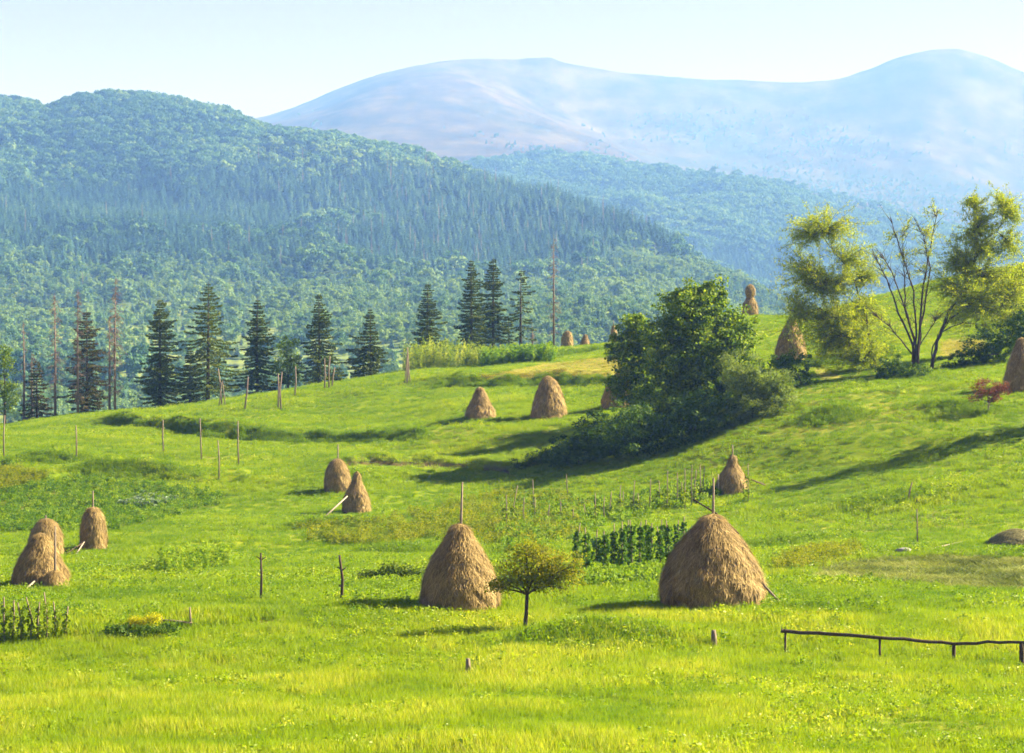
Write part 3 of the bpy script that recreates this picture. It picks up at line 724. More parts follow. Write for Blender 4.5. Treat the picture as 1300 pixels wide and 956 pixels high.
def hay_mesh(r, h, prof, nst, seed, sx=1.0, lean=0.0, rough=1.0, far=1.0):
    mb = MB(); ph, pr = zip(*PROF[prof]); nz_, na_ = 40, 64
    zz = np.linspace(0, 1, nz_)
    def surf(u, a):
        rr = pchip(ph, pr, u)
        d = 1 + rough*(0.16*fbm(a*1.3+seed, u*3+seed, seed, 3)*np.abs(np.sin(a*0.5))**0.2 + 0.07*fbm(np.cos(a)*5+seed, np.sin(a)*5+u*7, seed+3, 3))
        x = r*rr*d*np.cos(a)*sx + lean*u*u*h; y = r*rr*d*np.sin(a); z = h*u - 0.12*(u < 0.001)
        return np.stack([x, y, z + 0*x], -1)
    A = np.arange(na_)/na_*2*math.pi
    V = np.concatenate([surf(np.full(na_, u), A) for u in zz]); V = np.concatenate([V, [[lean*h, 0, h*1.0]]])
    i = np.arange(nz_-1)[:, None]*na_; k = np.arange(na_)[None, :]; k2 = (k+1) % na_
    Fc = np.stack([i+k, i+k2, i+na_+k2, i+na_+k], -1).reshape(-1, 4)
    mb.add(V, Fc)
    top = (nz_-1)*na_
    mb.f.append(np.array([(top+q, top+(q+1) % na_, len(V)-1) for q in range(na_)], np.int32)); mb.mi.append(np.zeros(na_, np.int32))
    # hay strands combed down the sides
    nst = int(nst*1.6); u = rng.random(nst)**1.15; a = rng.random(nst)*6.283
    p = surf(u, a); e = 0.015
    du = unit(surf(np.clip(u-e, 0, 1), a) - surf(np.clip(u+e, 0, 1), a))     # downhill
    out = unit(np.stack([np.cos(a), np.sin(a), np.full(nst, 0.35)], 1)); sd = unit(np.cross(du, out))
    L = rng.uniform(0.10, 0.30, nst)*(0.6+0.5*h/3.5); w = rng.uniform(0.006, 0.013, nst)*(0.6+h/5)*far
    dirv = unit(du + sd*(rng.normal(size=nst)*0.5)[:, None] + out*(rng.normal(size=nst)*0.15)[:, None])
    p0 = p - out*0.02; p2 = p + dirv*L[:, None]*1.6 + out*(rng.uniform(0.0, 0.07, nst))[:, None]
    p1 = (p0+p2)/2 + out*(rng.uniform(0.01, 0.05, nst))[:, None]
    W = sd*w[:, None]
    V = np.stack([p0-W, p0+W, p1+W*0.9, p2, p1-W*0.9], 1); V[:, :, 2] = np.maximum(V[:, :, 2], -0.1)
    V = V.reshape(-1, 3)
    b = np.arange(nst)[:, None]*5; n0 = mb.n
    mb.add(V, b+np.array([[0, 1, 2, 4]]))
    mb.f.append((b+np.array([[4, 2, 3]])+n0).astype(np.int32)); mb.mi.append(np.zeros(nst, np.int32))
    return mb

GH = 'haystacks on the hillside meadow'
def haystack(px, py, w, top, prof, label, pole=None, nst=2500, Y=None, sx=1.0, lean=0.0, pole_dx=0.0, name='haystack', rough=1.0, poff=0.0):
    g, Y = ground(px, py, Y)
    m = Y/F; r = w*m/2; h = max((py-top)*m, 0.4)
    if Y is not None: pass
    root = thing(name, g, label, 'haystack' if name == 'haystack' else 'hay heap', GH if name == 'haystack' else None, 0)
    hay_mesh(r, h, prof, nst, float(px % 17)+0.3, sx, lean+rng.normal()*0.02, rough*(0.85 if nst > 10000 else 1.2), max(1.0, Y/110)).build('hay', M['hay'], root, smooth=False)
    if pole is not None:
        mb = MB(); ht = (py-pole)*m
        add_tube(mb, [(poff*m, 0, h*0.5), (poff*m+pole_dx*m*0.4, 0, h), (poff*m+pole_dx*m, 0.02, ht)], [0.06, 0.055, 0.035], 8)
        mb.build('pole', M['wood'], root, smooth=True)
    return root, g, Y, h, r
haystack(905, 772, 128, 652, 'dome', 'largest haystack with a bent stick across its top, right of the small apple tree', 607, 16000, lean=0.0, pole_dx=1)
haystack(584, 770, 98, 664, 'tent', 'big haystack with a tall thin pole, directly left of the small apple tree', 612, 13000, pole_dx=3)
haystack(50, 757, 70, 688, 'tent', 'wide haystack at the far left with a pale stick leaning on its front', None, 7000, Y=104)
haystack(69, 757, 36, 734, 'heap', 'small heap of hay with a brown stick, leaning on the front left haystack', 678, 2500, Y=102.6, name='hay_heap', poff=1)
haystack(58, 703, 42, 656, 'bullet', 'pale topped haystack standing behind the front left haystack', 652, 5000, Y=134)
haystack(118, 704, 33, 650, 'bullet', 'narrow round topped haystack with a thin pole beside the potato patch', 630, 4500, Y=136)
haystack(429, 623, 32, 582, 'bullet', 'small haystack with a thin pole, left one of the pair in mid meadow', 564, 2800)
haystack(452, 651, 35, 598, 'bell', 'pointed haystack with a pale prop pole, right one of the pair in mid meadow', None, 3200)
haystack(610, 530, 38, 491, 'cone', 'short conical haystack on the upper slope, left of a taller one', None, 2600)
haystack(697, 529, 46, 477, 'para', 'tall haystack on the upper slope with a short pale stick in front', None, 3000)
haystack(783, 517, 40, 470, 'tent', 'haystack half hidden behind the left edge of the big bush', None, 2200, lean=0.1)
haystack(720, 441, 15, 420, 'bullet', 'leftmost of the three tiny haystacks on the ridge', None, 900, Y=301)
haystack(743, 438, 14, 422, 'cone', 'middle of the three tiny haystacks on the ridge', None, 900, Y=304)
haystack(779, 435, 13, 411, 'cone', 'rightmost of the three tiny haystacks on the ridge, with a pole tip', 405, 900, Y=305)
haystack(952, 402, 20, 361, 'knob', 'haystack with a knob shaped top standing alone on the skyline', None, 1800, Y=258)
haystack(1004, 455, 40, 404, 'tent', 'haystack half covered by willow leaves, left of the bare willow stems', None, 2600)
haystack(930, 625, 40, 577, 'bell', 'pointed haystack with a thin pole above the bean garden, behind the largest haystack', 565, 3200)
haystack(1297, 494, 44, 428, 'tent', 'haystack cut by the right picture edge beside the red shrub', None, 3600)
g, Y = ground(1290, 690)
root = thing('hay_heap', g, 'low flat heap of grey green hay at the right picture edge', 'hay heap')
hay_mesh(36*Y/F, 19*Y/F, 'heap', 3500, 5.5).build('hay', rough_mat('fresh_grey_hay', [(0.3, (0.08, 0.085, 0.03)), (0.7, (0.34, 0.32, 0.14))], 6, (1, 1, 1), 0.5, island=0.6), root)

# sticks leaning on the stacks: (foot px, row), (head px, row), head forward offset
def stick(foot, head, Yf, dY, r, mat, label, name='prop_pole', bend=0.0, cat='pole'):
    Y1 = Yf+dY
    a = Vector(((foot[0]-650)/F*Yf, Yf, (HY-foot[1])/F*Yf)); b = Vector(((head[0]-650)/F*Y1, Y1, (HY-head[1])/F*Y1))
    mb = MB(); mid = (a+b)/2 + Vector((0, 0, bend))
    add_tube(mb, [(0, 0, 0), tuple(mid-a), tuple(b-a)], [r, r*0.9, r*0.7], 7)
    o = mb.build(name, mat, smooth=True); o.location = a; return tag(o, label, cat)
stick((993, 768), (956, 728), 92.4, 0.35, 0.055, M['wood'], 'grey prop pole leaning on the right side of the largest haystack')
stick((938, 678), (880, 634), 93.2, 0.5, 0.04, M['darkwood'], 'dark bent stick lying across the top of the largest haystack', 'bent_stick', 0.14, 'stick')
stick((22, 758), (44, 738), 101.5, 0.8, 0.06, M['palewood'], 'pale peeled stick leaning on the front left haystack')
stick((-4, 754), (18, 742), 104, 0.2, 0.05, M['darkwood'], 'dark pole leaning on the left side of the front left haystack')
stick((76, 708), (104, 690), 133, 1.6, 0.045, M['darkwood'], 'dark pole leaning on the narrow haystack by the potato patch')
stick((94, 707), (107, 688), 132.5, 1.8, 0.045, M['palewood'], 'pale pole leaning on the narrow haystack by the potato patch')
stick((408, 660), (441, 630), depth_at(408, 660), 2.4, 0.06, M['palewood'], 'pale peeled pole leaning on the pointed haystack in mid meadow')
stick((972, 616), (946, 606), depth_at(972, 616), -3.0, 0.055, M['darkwood'], 'dark pole leaning on the pointed haystack above the bean garden')
stick((704, 528), (702, 503), depth_at(704, 528)-0.6, 0.3, 0.05, M['palewood'], 'short pale stick leaning on the tall upper slope haystack')
stick((912, 628), (912, 602), depth_at(912, 628)-0.8, 0.0, 0.05, M['palewood'], 'short pale post at the left foot of the pointed haystack above the beans', 'post', 0, 'post')

# ------------------------------------------------------------------ stakes and posts
def stake(px, py, top, label, r=0.035, mat='wood', dx=0.0, stubs=0, Y=None, name='stake', cat='stake', group=None, legs=0):
    g, Y = ground(px, py, Y); m = Y/F; h = (py-top)*m
    mb = MB(); b = rng.normal()*0.02*h
    add_tube(mb, [(0, 0, -0.3), (dx*m*0.5+b, 0, h*0.5), (dx*m, 0, h)], [r*1.15, r, r*0.75], 7)
    for k in range(stubs):
        z = h*rng.uniform(0.25, 0.92); s = rng.choice([-1, 1])
        x = dx*m*z/h + b*math.sin(math.pi*z/h)
        add_tube(mb, [(x, 0, z), (x+s*rng.uniform(0.12, 0.2), rng.normal()*0.05, z+0.12)], [r*0.6, r*0.35], 5)
    for k in range(legs):
        a = 2*math.pi*k/legs+0.4
        add_tube(mb, [(0.35*math.cos(a), 0.35*math.sin(a), -0.2), (0.03*math.cos(a), 0.03*math.sin(a), h*rng.uniform(0.6, 0.85))], [r*0.8, r*0.5], 6)
    o = mb.build(name, M[mat], smooth=True); o.location = g
    return tag(o, label, cat, group)
GS = 'stakes standing in the meadow'
for a in [(5, 581, 527, 'thin stake at the left picture edge above the yellow weeds', 0),
          (97, 583, 540, 'thin stake below the dead spruces, alone on open grass', 0),
          (208, 575, 533, 'leftmost of the thin stakes in front of the dark grassy bank', 0),
          (256, 584, 531, 'stake left of centre in front of the dark grassy bank', 2),
          (278, 608, 559, 'lowest of the thin stakes below the dark grassy bank', 0),
          (303, 591, 534, 'tallest knobbly stake in front of the dark grassy bank', 4)]:
    stake(a[0], a[1], a[2], a[3], 0.055, 'wood', rng.normal()*1.5, a[4], group=GS)
stake(331, 763, 702, 'left one of the two dark stakes left of the tent shaped haystack', 0.05, 'darkwood', 0, 2, group=GS)
stake(433, 766, 705, 'thick footed right one of two dark stakes left of the tent shaped haystack', 0.06, 'darkwood', -2, 3, group=GS)
stake(1152, 637, 612, 'short leaning stick on the right hand slope', 0.05, 'wood', 6)
stake(1165, 692, 646, 'thin reddish stake above the cut grass', 0.035, 'redbark', -1)
stake(594, 857, 836, 'grey stub of a post in the foreground grass at the bottom', 0.09, 'wood', 0, 0, name='post', cat='post')
stake(907, 822, 800, 'grey post stub below the largest haystack', 0.11, 'wood', -1, 0, name='post', cat='post')
for a in [(310, 521, 478, 'rustic leaning post with rough bark on the ridge below the spruces', 0, 2, 5),
          (353, 519, 474, 'left one of two thin posts standing close together on the ridge', 0, 0, 0),
          (357, 521, 472, 'right one of two thin posts standing close together on the ridge', 0, 0, 1),
          (517, 487, 441, 'tripod post on the ridge beside the pale weeds', 3, 3, 0),
          (374, 502, 465, 'bare pale dead stump in front of the leafy round tree on the ridge', 0, 2, 1),
          (412, 494, 455, 'left one of a clump of pale dead stems below a spruce', 0, 2, 0),
          (418, 493, 452, 'middle one of a clump of pale dead stems below a spruce', 0, 3, 1),
          (421, 492, 466, 'forked right one of a clump of pale dead stems below a spruce', 0, 1, 4),
          (282, 516, 468, 'pale dead leaning stem below the lit side of a spruce', 2, 2, -5)]:
    stake(a[0], a[1], a[2], a[3], 0.075, 'redbark' if 'pale' not in a[3] else 'wood', a[6], a[5], legs=a[4], name='post' if 'post' in a[3] else 'dead_tree', cat='post' if 'post' in a[3] else 'dead tree')

# rail fence at the lower right
def rail_fence():
    pts = [(997, 830, 801), (1117, 838, 809), (1211, 840, 817), (1297, 846, 815)]
    Y0 = 86.5; W = []
    for px, pb, pt in pts:
        g, _ = ground(px, pb); Y = g.y; W.append((g, Vector(((px-650)/F*Y, Y, (HY-pt)/F*Y))))
    root = thing('rail_fence', W[0][0], 'dark one rail wooden fence in the bottom right grass', 'fence'); o = W[0][0]
    ths = [0.07, 0.075, 0.12, 0.15]
    for (g, t), th in zip(W, ths):
        mb = MB(); add_tube(mb, [tuple(g-o+Vector((0, 0, -0.4))), tuple(t-o+Vector((0, 0.0, -0.04)))], [th*0.62, th*0.55], 8)
        mb.build('post', M['darkwood'], root, smooth=True)
    mb = MB(); P = []; 
    chain = [W[0][1]-Vector((0.15, 0, 0))]+[w[1] for w in W]+[W[3][1]+Vector((2.6, -0.3, -0.05))]
    for i in range(len(chain)-1):
        for k in range(6):
            q = chain[i].lerp(chain[i+1], k/6); P.append(tuple(q-o+Vector((0, 0, rng.normal()*0.018))))
    P.append(tuple(chain[-1]-o))
    add_tube(mb, P, list(np.linspace(0.075, 0.05, len(P))), 8); mb.build('rail', M['darkwood'], root, smooth=True)
    g, _ = ground(1385, 848); mb = MB(); add_tube(mb, [tuple(g-o+Vector((0, 0, -0.4))), tuple(chain[-1]-o+Vector((-0.1, 0, -0.04)))], [0.09, 0.08], 8)
    mb.build('post', M['darkwood'], root, smooth=True)
rail_fence()
# small broken frame of sticks by the yellow flowers
def broken_fence():
    g, Y = ground(205, 795); m = Y/F
    root = thing('broken_fence', g, 'broken low frame of sticks beside the yellow flowers', 'fence')
    for x0, z0, x1, z1, r, nm in [(-8, -4, -9, 12, .05, 'post'), (-1, -4, -1, 13, .05, 'post'), (37, -4, 36, 24, .04, 'post'), (-11, 8, 40, 4, .045, 'rail'), (-9, 11, 2, 2, .035, 'rail'), (-2, 9, 12, 2, .035, 'rail')]:
        mb = MB(); add_tube(mb, [(x0*m, 0, z0*m), ((x0+x1)/2*m, 0.03, (z0+z1)/2*m+0.02), (x1*m, 0, z1*m)], [r, r, r*0.8], 6); mb.build(nm, M['wood'], root, smooth=True)
broken_fence()
g, Y = ground(1172, 702)
g2, _ = ground(1222, 690)
mb = MB(); add_tube(mb, [(0, 0, 0.08), tuple((g2-g)*0.5+Vector((0, 0, .1))), tuple(g2-g+Vector((0, 0, 0.1)))], [0.06, 0.06, 0.04], 6)
o = mb.build('log', M['palewood'], smooth=True); o.location = g; tag(o, 'long pale pole lying on the grass above the cut grass', 'log')
mb = MB(); n = 14
g, Y = ground(1148, 703); V = []
for i in range(n):
    for k in range(10):
        t = math.pi*i/(n-1); p = 2*math.pi*k/10; q = 1+0.25*math.sin(3*p+i)
        V.append((0.42*math.sin(t)*math.cos(p)*q, 0.3*math.sin(t)*math.sin(p), 0.2*math.cos(t)+0.12))
mb.add(V, [(i*10+k, i*10+(k+1) % 10, (i+1)*10+(k+1) % 10, (i+1)*10+k) for i in range(n-1) for k in range(10)])
o = mb.build('stone', rough_mat('pale_stone', [(0.3, (0.14, 0.14, 0.13)), (0.7, (0.4, 0.4, 0.37))], 6), smooth=True); o.location = g
tag(o, 'pale boulder on the grass above the left end of the cut grass', 'stone')

# ------------------------------------------------------------------ beans on poles
M['bean'] = leaf_mat('bean_leaf', [(0.0, (0.022, 0.07, 0.008)), (0.5, (0.07, 0.155, 0.012)), (1.0, (0.21, 0.32, 0.035))], 0.36)
M['bean_light'] = leaf_mat('light_bean_leaf', [(0.0, (0.07, 0.14, 0.012)), (0.5, (0.17, 0.25, 0.015)), (1.0, (0.32, 0.38, 0.05))], 0.4)
ORD = ['first', 'second', 'third', 'fourth', 'fifth', 'sixth', 'seventh', 'eighth', 'ninth', 'tenth', 'eleventh', 'twelfth', 'thirteenth', 'fourteenth', 'fifteenth', 'sixteenth', 'seventeenth', 'eighteenth', 'nineteenth', 'twentieth', 'twenty-first', 'twenty-second', 'twenty-third', 'twenty-fourth', 'twenty-fifth', 'twenty-sixth', 'twenty-seventh', 'twenty-eighth', 'twenty-ninth', 'thirtieth']
def bean(px, py, top, vine, w, nl, mat, label, group, leaf=0.2, r=0.034):
    g, Y = ground(px, py); m = Y/F; h = (py-top)*m; hv = (py-vine)*m
    root = thing('bean_plant', g, label, 'bean plant', group)
    mb = MB(); add_tube(mb, [(0, 0, -0.2), (rng.normal()*0.04, 0, h*0.5), (rng.normal()*0.08, rng.normal()*0.05, h)], [r, r, r*0.7], 6)
    mb.build('pole', M['wood'], root, smooth=True)
    z = rng.random(nl); a = rng.random(nl)*6.28; rr = w*m*0.5*(0.35+0.75*rng.random(nl))*(0.75+0.5*np.sin(z*9+px)**2)*(1-0.45*z**3)
    C = np.stack([rr*np.cos(a), rr*np.sin(a), z*hv], 1)
    d = unit(np.stack([np.cos(a), np.sin(a), np.full(nl, 0.3)], 1))
    V, Fc = leaves(C, rng.uniform(0.6, 1.25, nl)*leaf, 0.75, d, 0.12 if mat == 'bean' else 0.0); mb = MB(); mb.add(V, Fc); mb.build('vine', M[mat], root)
GB = 'dark climbing beans left of the largest haystack'
dark = [(733, 722, 668, 676, 16), (745, 733, 674, 680, 24), (757, 728, 676, 682, 20), (768, 729, 678, 680, 17), (779, 727, 668, 676, 17), (791, 726, 666, 672, 18), (803, 728, 664, 668, 18), (814, 728, 666, 670, 18), (826, 726, 668, 670, 18), (838, 724, 672, 676, 17), (849, 720, 664, 668, 16), (860, 716, 664, 668, 16), (868, 712, 660, 664, 16), (797, 716, 664, 668, 18), (820, 716, 664, 668, 18), (842, 713, 664, 668, 18)]
dark.sort()
for i, (px, py, t, v, w) in enumerate(dark):
    bean(px, py, t-4, v-1, w*0.72, 260, 'bean', ('leftmost' if i == 0 else 'rightmost' if i == len(dark)-1 else ORD[i]+' from the left') + ' of the dark leafy bean columns left of the largest haystack', GB, 0.2)
GL = 'light green beans at the lower left edge'
low = [(-4, 808, 752, 765), (5, 814, 758, 770), (15, 812, 762, 772), (27, 815, 765, 772), (38, 812, 758, 765), (49, 813, 764, 772), (59, 815, 752, 764), (71, 810, 764, 774), (84, 812, 770, 778)]
for i, (px, py, t, v) in enumerate(low):
    bean(px, py, t, v, 10, 120, 'bean_light', ('leftmost' if i == 0 else 'rightmost' if i == len(low)-1 else ORD[i]+' from the left') + ' of the light bean plants below the left haystacks', GL, 0.14)
GU = 'thin bean poles in the upper garden'
up = [(642, 672, 628), (653, 664, 616), (666, 668, 632), (678, 655, 609), (680, 662, 632), (695, 664, 640), (711, 662, 636), (721, 628, 602), (728, 668, 646), (743, 660, 640), (757, 662, 626), (768, 660, 630), (775, 656, 624), (788, 652, 616), (790, 648, 624), (804, 652, 610), (811, 652, 626), (824, 650, 608), (836, 640, 610), (847, 646, 598), (859, 644, 600), (866, 640, 612), (870, 646, 594), (879, 640, 590), (882, 638, 596), (890, 634, 590), (893, 632, 592), (950, 636, 588)]
for i, (px, py, t) in enumerate(up):
    lab = ('leftmost' if i == 0 else 'rightmost' if i == len(up)-1 else ORD[i]+' from the left') + ' of the thin bean poles in the garden below the big bush'
    if i % 3 == 2 or px == 721:
        stake(px, py, t, lab.replace('thin bean poles', 'thin poles'), 0.036, 'wood', rng.normal()*1.2, 0, name='bean_pole', cat='pole', group=GU)
    else:
        bean(px, py, t, py-(py-t)*rng.uniform(0.4, 0.7), 13, 110, 'bean_light', lab.replace('thin bean poles', 'thin poles'), GU, 0.2)

# ------------------------------------------------------------------ trees and bushes
def foliage(lobes, Y0, g, leaf, per, aspect=0.6, spread=0.18, seed_shell=0.55, hang=0.0, ow=0.5):
    """lobes: (px,row,rx,ry,clumps[,dy]) -> leaves in metres relative to g, and clump centres"""
    m = Y0/F; cs = []; out = MB()
    for L in lobes:
        px, py, rx, ry, nc = L[:5]; dy = L[5] if len(L) > 5 else 0.0
        c = np.array([(px-650)*m-g.x, dy, (HY-py)*m-g.z]); rr = np.array([rx*m, min(rx, ry)*m*1.0, ry*m])
        d = unit(rng.normal(size=(nc, 3))); q = rng.random(nc)**(1-seed_shell)
        cc = c + d*rr*q[:, None]*(1+0.25*rng.normal(size=(nc, 1))*0.6); cs.append(cc)
        n = rng.poisson(per, nc)+2; idx = np.repeat(np.arange(nc), n)
        sp = spread*rng.uniform(0.7, 1.7, nc)[idx][:, None]
        dl = unit(rng.normal(size=(len(idx), 3)))
        P = cc[idx] + dl*sp*(0.5+0.9*rng.random((len(idx), 1)))*np.array([1.25, 1.25, 0.8+hang])
        on = unit(dl*0.9 + d[idx]*0.3 + np.array([0, 0, 0.35]))
        V, Fc = leaves(P, rng.uniform(0.6, 1.3, len(P))*leaf, aspect, on, ow); out.add(V, Fc)
    return out, cs
def limb(mb, a, b, r0, r1, wob=0.06, n=6, sides=7):
    a = Vector(a); b = Vector(b); L = (b-a).length; P = []
    for i in range(n+1):
        t = i/n; p = a.lerp(b, t) + Vector(rng.normal(size=3))*wob*L*0.35*math.sin(math.pi*t); p.z += 0.10*L*math.sin(math.pi*t)*(0.5 if wob else 0)
        P.append(tuple(p))
    add_tube(mb, P, list(np.linspace(r0, r1, n+1)), sides)
    return P
def broadleaf(name, px, py, lobes, label, cat, mat, Y=None, trunk_r=0.15, fork=0.25, leaf=0.16, per=22, twigs=3, bark='bark', group=None, spread=0.2, aspect=0.6, stems=None):
    g, Y = ground(px, py, Y)
    root = thing(name, g, label, cat, group)
    fo, cs = foliage(lobes, Y, g, leaf, per, aspect, spread)
    fo.build('crown' if cat == 'tree' else 'foliage', M[mat], root)
    mb = MB(); allc = np.concatenate(cs); top = allc[:, 2].max(); ctr = allc.mean(0)
    fk = Vector((ctr[0]*0.25, 0, max(0.25, top*fork)))
    add_tube(mb, [(0, 0, -0.3), (fk.x*0.3+rng.normal()*0.05, 0, fk.z*0.5), tuple(fk)], [trunk_r*1.25, trunk_r, trunk_r*0.85], 9)
    for c in cs:
        cc = c.mean(0); P = limb(mb, fk, cc, trunk_r*0.6, trunk_r*0.2)
        for k in range(min(twigs, len(c))):
            limb(mb, P[rng.integers(2, 6)], c[rng.integers(len(c))], trunk_r*0.2, 0.012, n=4, sides=5)
    mb.build('trunk' if cat == 'tree' else 'stems', M[bark], root, smooth=True)
    return root
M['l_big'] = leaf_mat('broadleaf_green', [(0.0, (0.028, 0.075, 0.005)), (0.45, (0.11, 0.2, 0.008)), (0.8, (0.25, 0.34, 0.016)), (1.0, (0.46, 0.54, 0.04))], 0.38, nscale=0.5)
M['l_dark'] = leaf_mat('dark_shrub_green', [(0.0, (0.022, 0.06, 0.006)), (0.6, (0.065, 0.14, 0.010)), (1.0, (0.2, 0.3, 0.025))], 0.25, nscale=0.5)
M['l_sage'] = leaf_mat('sage_willow_green', [(0.0, (0.05, 0.09, 0.022)), (0.6, (0.17, 0.24, 0.06)), (1.0, (0.34, 0.42, 0.13))], 0.42, nscale=0.5)
M['l_willow'] = leaf_mat('willow_yellow_green', [(0.0, (0.11, 0.19, 0.010)), (0.5, (0.26, 0.335, 0.015)), (1.0, (0.5, 0.52, 0.045))], 0.5, nscale=0.5)
M['l_apple'] = leaf_mat('apple_olive_green', [(0.0, (0.08, 0.12, 0.010)), (0.5, (0.2, 0.23, 0.016)), (0.85, (0.33, 0.31, 0.03)), (1.0, (0.46, 0.24, 0.04))], 0.5, nscale=0.9)
M['l_red'] = leaf_mat('red_shrub_leaf', [(0.0, (0.09, 0.025, 0.025)), (0.6, (0.19, 0.06, 0.05)), (1.0, (0.27, 0.17, 0.06))], 0.35, nscale=1.2)
M['l_yellow'] = leaf_mat('goldenrod_flower', [(0.0, (0.25, 0.27, 0.01)), (0.5, (0.48, 0.48, 0.012)), (1.0, (0.68, 0.66, 0.03))], 0.3, nscale=1.5)
M['l_light'] = leaf_mat('light_shrub_green', [(0.0, (0.04, 0.085, 0.010)), (0.6, (0.1, 0.16, 0.015)), (1.0, (0.2, 0.24, 0.03))], 0.4, nscale=0.7)

broadleaf('large_tree', 880, 556, [(880, 402, 52, 40, 120), (862, 440, 44, 44, 95, -1), (900, 440, 62, 50, 150, -1), (870, 475, 62, 48, 140, -1.5), (922, 480, 48, 44, 100, -0.5), (868, 378, 26, 16, 32), (897, 376, 28, 16, 36), (935, 425, 25, 30, 40), (860, 515, 58, 32, 80, -1.2), (930, 515, 42, 32, 60, -1)],
          'tallest dense round leafy tree rising from the middle of the big bush', 'tree', 'l_big', 182, 0.22, 0.2, 0.25, 66, 4, spread=0.32, aspect=0.7)
broadleaf('small_tree', 812, 524, [(808, 415, 22, 20, 40), (792, 444, 22, 26, 40), (814, 466, 30, 34, 60), (788, 482, 20, 22, 26), (826, 440, 18, 30, 30), (806, 502, 26, 16, 30), (832, 500, 22, 18, 30)],
          'smaller lighter tree on the left shoulder of the tall round tree', 'tree', 'l_big', 188, 0.14, 0.25, 0.24, 60, 3, spread=0.34, aspect=0.7)
GSH = 'shrubs in the gully below the tall round tree'
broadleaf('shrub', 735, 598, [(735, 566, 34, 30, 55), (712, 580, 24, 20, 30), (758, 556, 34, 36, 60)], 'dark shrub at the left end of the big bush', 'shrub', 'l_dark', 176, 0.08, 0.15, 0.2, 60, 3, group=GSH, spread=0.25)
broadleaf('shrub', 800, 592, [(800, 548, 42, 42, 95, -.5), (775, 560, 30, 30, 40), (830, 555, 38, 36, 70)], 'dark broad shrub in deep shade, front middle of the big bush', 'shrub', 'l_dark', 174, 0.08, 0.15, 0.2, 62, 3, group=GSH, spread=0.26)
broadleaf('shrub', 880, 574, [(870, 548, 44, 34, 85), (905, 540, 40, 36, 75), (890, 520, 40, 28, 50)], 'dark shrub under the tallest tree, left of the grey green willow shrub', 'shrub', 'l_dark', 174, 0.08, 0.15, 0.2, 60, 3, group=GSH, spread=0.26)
broadleaf('shrub', 955, 552, [(935, 530, 34, 26, 56), (968, 508, 34, 40, 80), (988, 498, 26, 34, 52), (950, 498, 30, 32, 50), (994, 522, 18, 18, 26), (940, 470, 26, 26, 36)], 'grey green willow shrub at the right end of the big bush', 'shrub', 'l_sage', 174, 0.07, 0.12, 0.18, 110, 3, group=GSH, spread=0.26, aspect=0.4)
broadleaf('shrub', 674, 610, [(672, 590, 24, 15, 30), (690, 585, 18, 16, 20)], 'low lighter green shrub left of the dark shrubs', 'shrub', 'l_light', 178, 0.05, 0.15, 0.17, 50, 2, group=GSH)
broadleaf('shrub', 1018, 506, [(1012, 468, 22, 24, 34), (1026, 490, 16, 20, 24), (1000, 462, 18, 14, 18)], 'dark green shrub below the half covered haystack', 'shrub', 'l_dark', 186, 0.06, 0.15, 0.17, 50, 2)
broadleaf('shrub', 1143, 492, [(1140, 472, 26, 24, 40), (1160, 476, 24, 20, 30), (1124, 478, 16, 18, 20)], 'low dark bush at the foot of the bare willow stems', 'shrub', 'l_dark', 184, 0.06, 0.15, 0.18, 62, 2)
broadleaf('shrub', 1268, 462, [(1250, 438, 30, 28, 50), (1282, 430, 34, 36, 70), (1300, 410, 26, 28, 40), (1215, 462, 30, 14, 30), (1240, 456, 30, 15, 30)], 'dark shaded thicket under the right hand trees beside the edge haystack', 'shrub', 'l_dark', 190, 0.08, 0.15, 0.18, 60, 3)
broadleaf('tree', 1300, 440, [(1288, 372, 28, 26, 54), (1260, 380, 28, 24, 46), (1312, 345, 30, 34, 50), (1232, 394, 26, 20, 34), (1275, 404, 34, 20, 44), (1210, 404, 18, 14, 18), (1300, 420, 26, 20, 30)], 'yellow green leafy tree cut by the right picture edge', 'tree', 'l_willow', 200, 0.14, 0.3, 0.2, 70, 3, spread=0.25)
broadleaf('apple_tree', 665, 803, [(655, 725, 24, 22, 46), (690, 712, 30, 22, 60), (672, 700, 26, 16, 34), (715, 728, 20, 20, 36), (640, 738, 18, 11, 20), (700, 740, 28, 15, 34), (628, 746, 8, 6, 8), (728, 720, 12, 16, 16), (680, 735, 26, 14, 30)],
          'small olive green apple tree standing alone between the two big haystacks', 'tree', 'l_apple', None, 0.075, 0.42, 0.09, 34, 5, 'bark', spread=0.19)
broadleaf('red_shrub', 1256, 524, [(1250, 494, 17, 13, 22), (1270, 492, 12, 12, 14), (1240, 503, 10, 8, 9), (1262, 505, 14, 8, 12)], 'small red leaved shrub on the right hand slope', 'shrub', 'l_red', None, 0.06, 0.3, 0.12, 42, 6, 'redbark', spread=0.2)
broadleaf('goldenrod', 180, 804, [(178, 790, 20, 6, 26), (195, 786, 10, 7, 14), (165, 792, 10, 4, 8)], 'clump of yellow goldenrod flowers near the lower left', 'flowers', 'l_yellow', None, 0.02, 0.3, 0.08, 30, 3, spread=0.12)
broadleaf('shrub', 150, 812, [(148, 802, 18, 6, 20), (185, 803, 24, 6, 20), (215, 797, 12, 5, 10)], 'low dark green weeds at the foot of the goldenrod', 'shrub', 'l_dark', None, 0.02, 0.3, 0.12, 24, 1)
broadleaf('shrub', 500, 740, [(472, 731, 22, 7, 26), (505, 727, 24, 9, 36), (530, 730, 16, 9, 20)], 'low spreading dark green bush left of the tent shaped haystack', 'shrub', 'l_light', None, 0.03, 0.25, 0.13, 34, 2)
broadleaf('shrub', 10, 598, [(8, 590, 10, 5, 12)], 'tiny dark bush at the left edge above the yellow weeds', 'shrub', 'l_dark', None, 0.03, 0.3, 0.18, 30, 1)
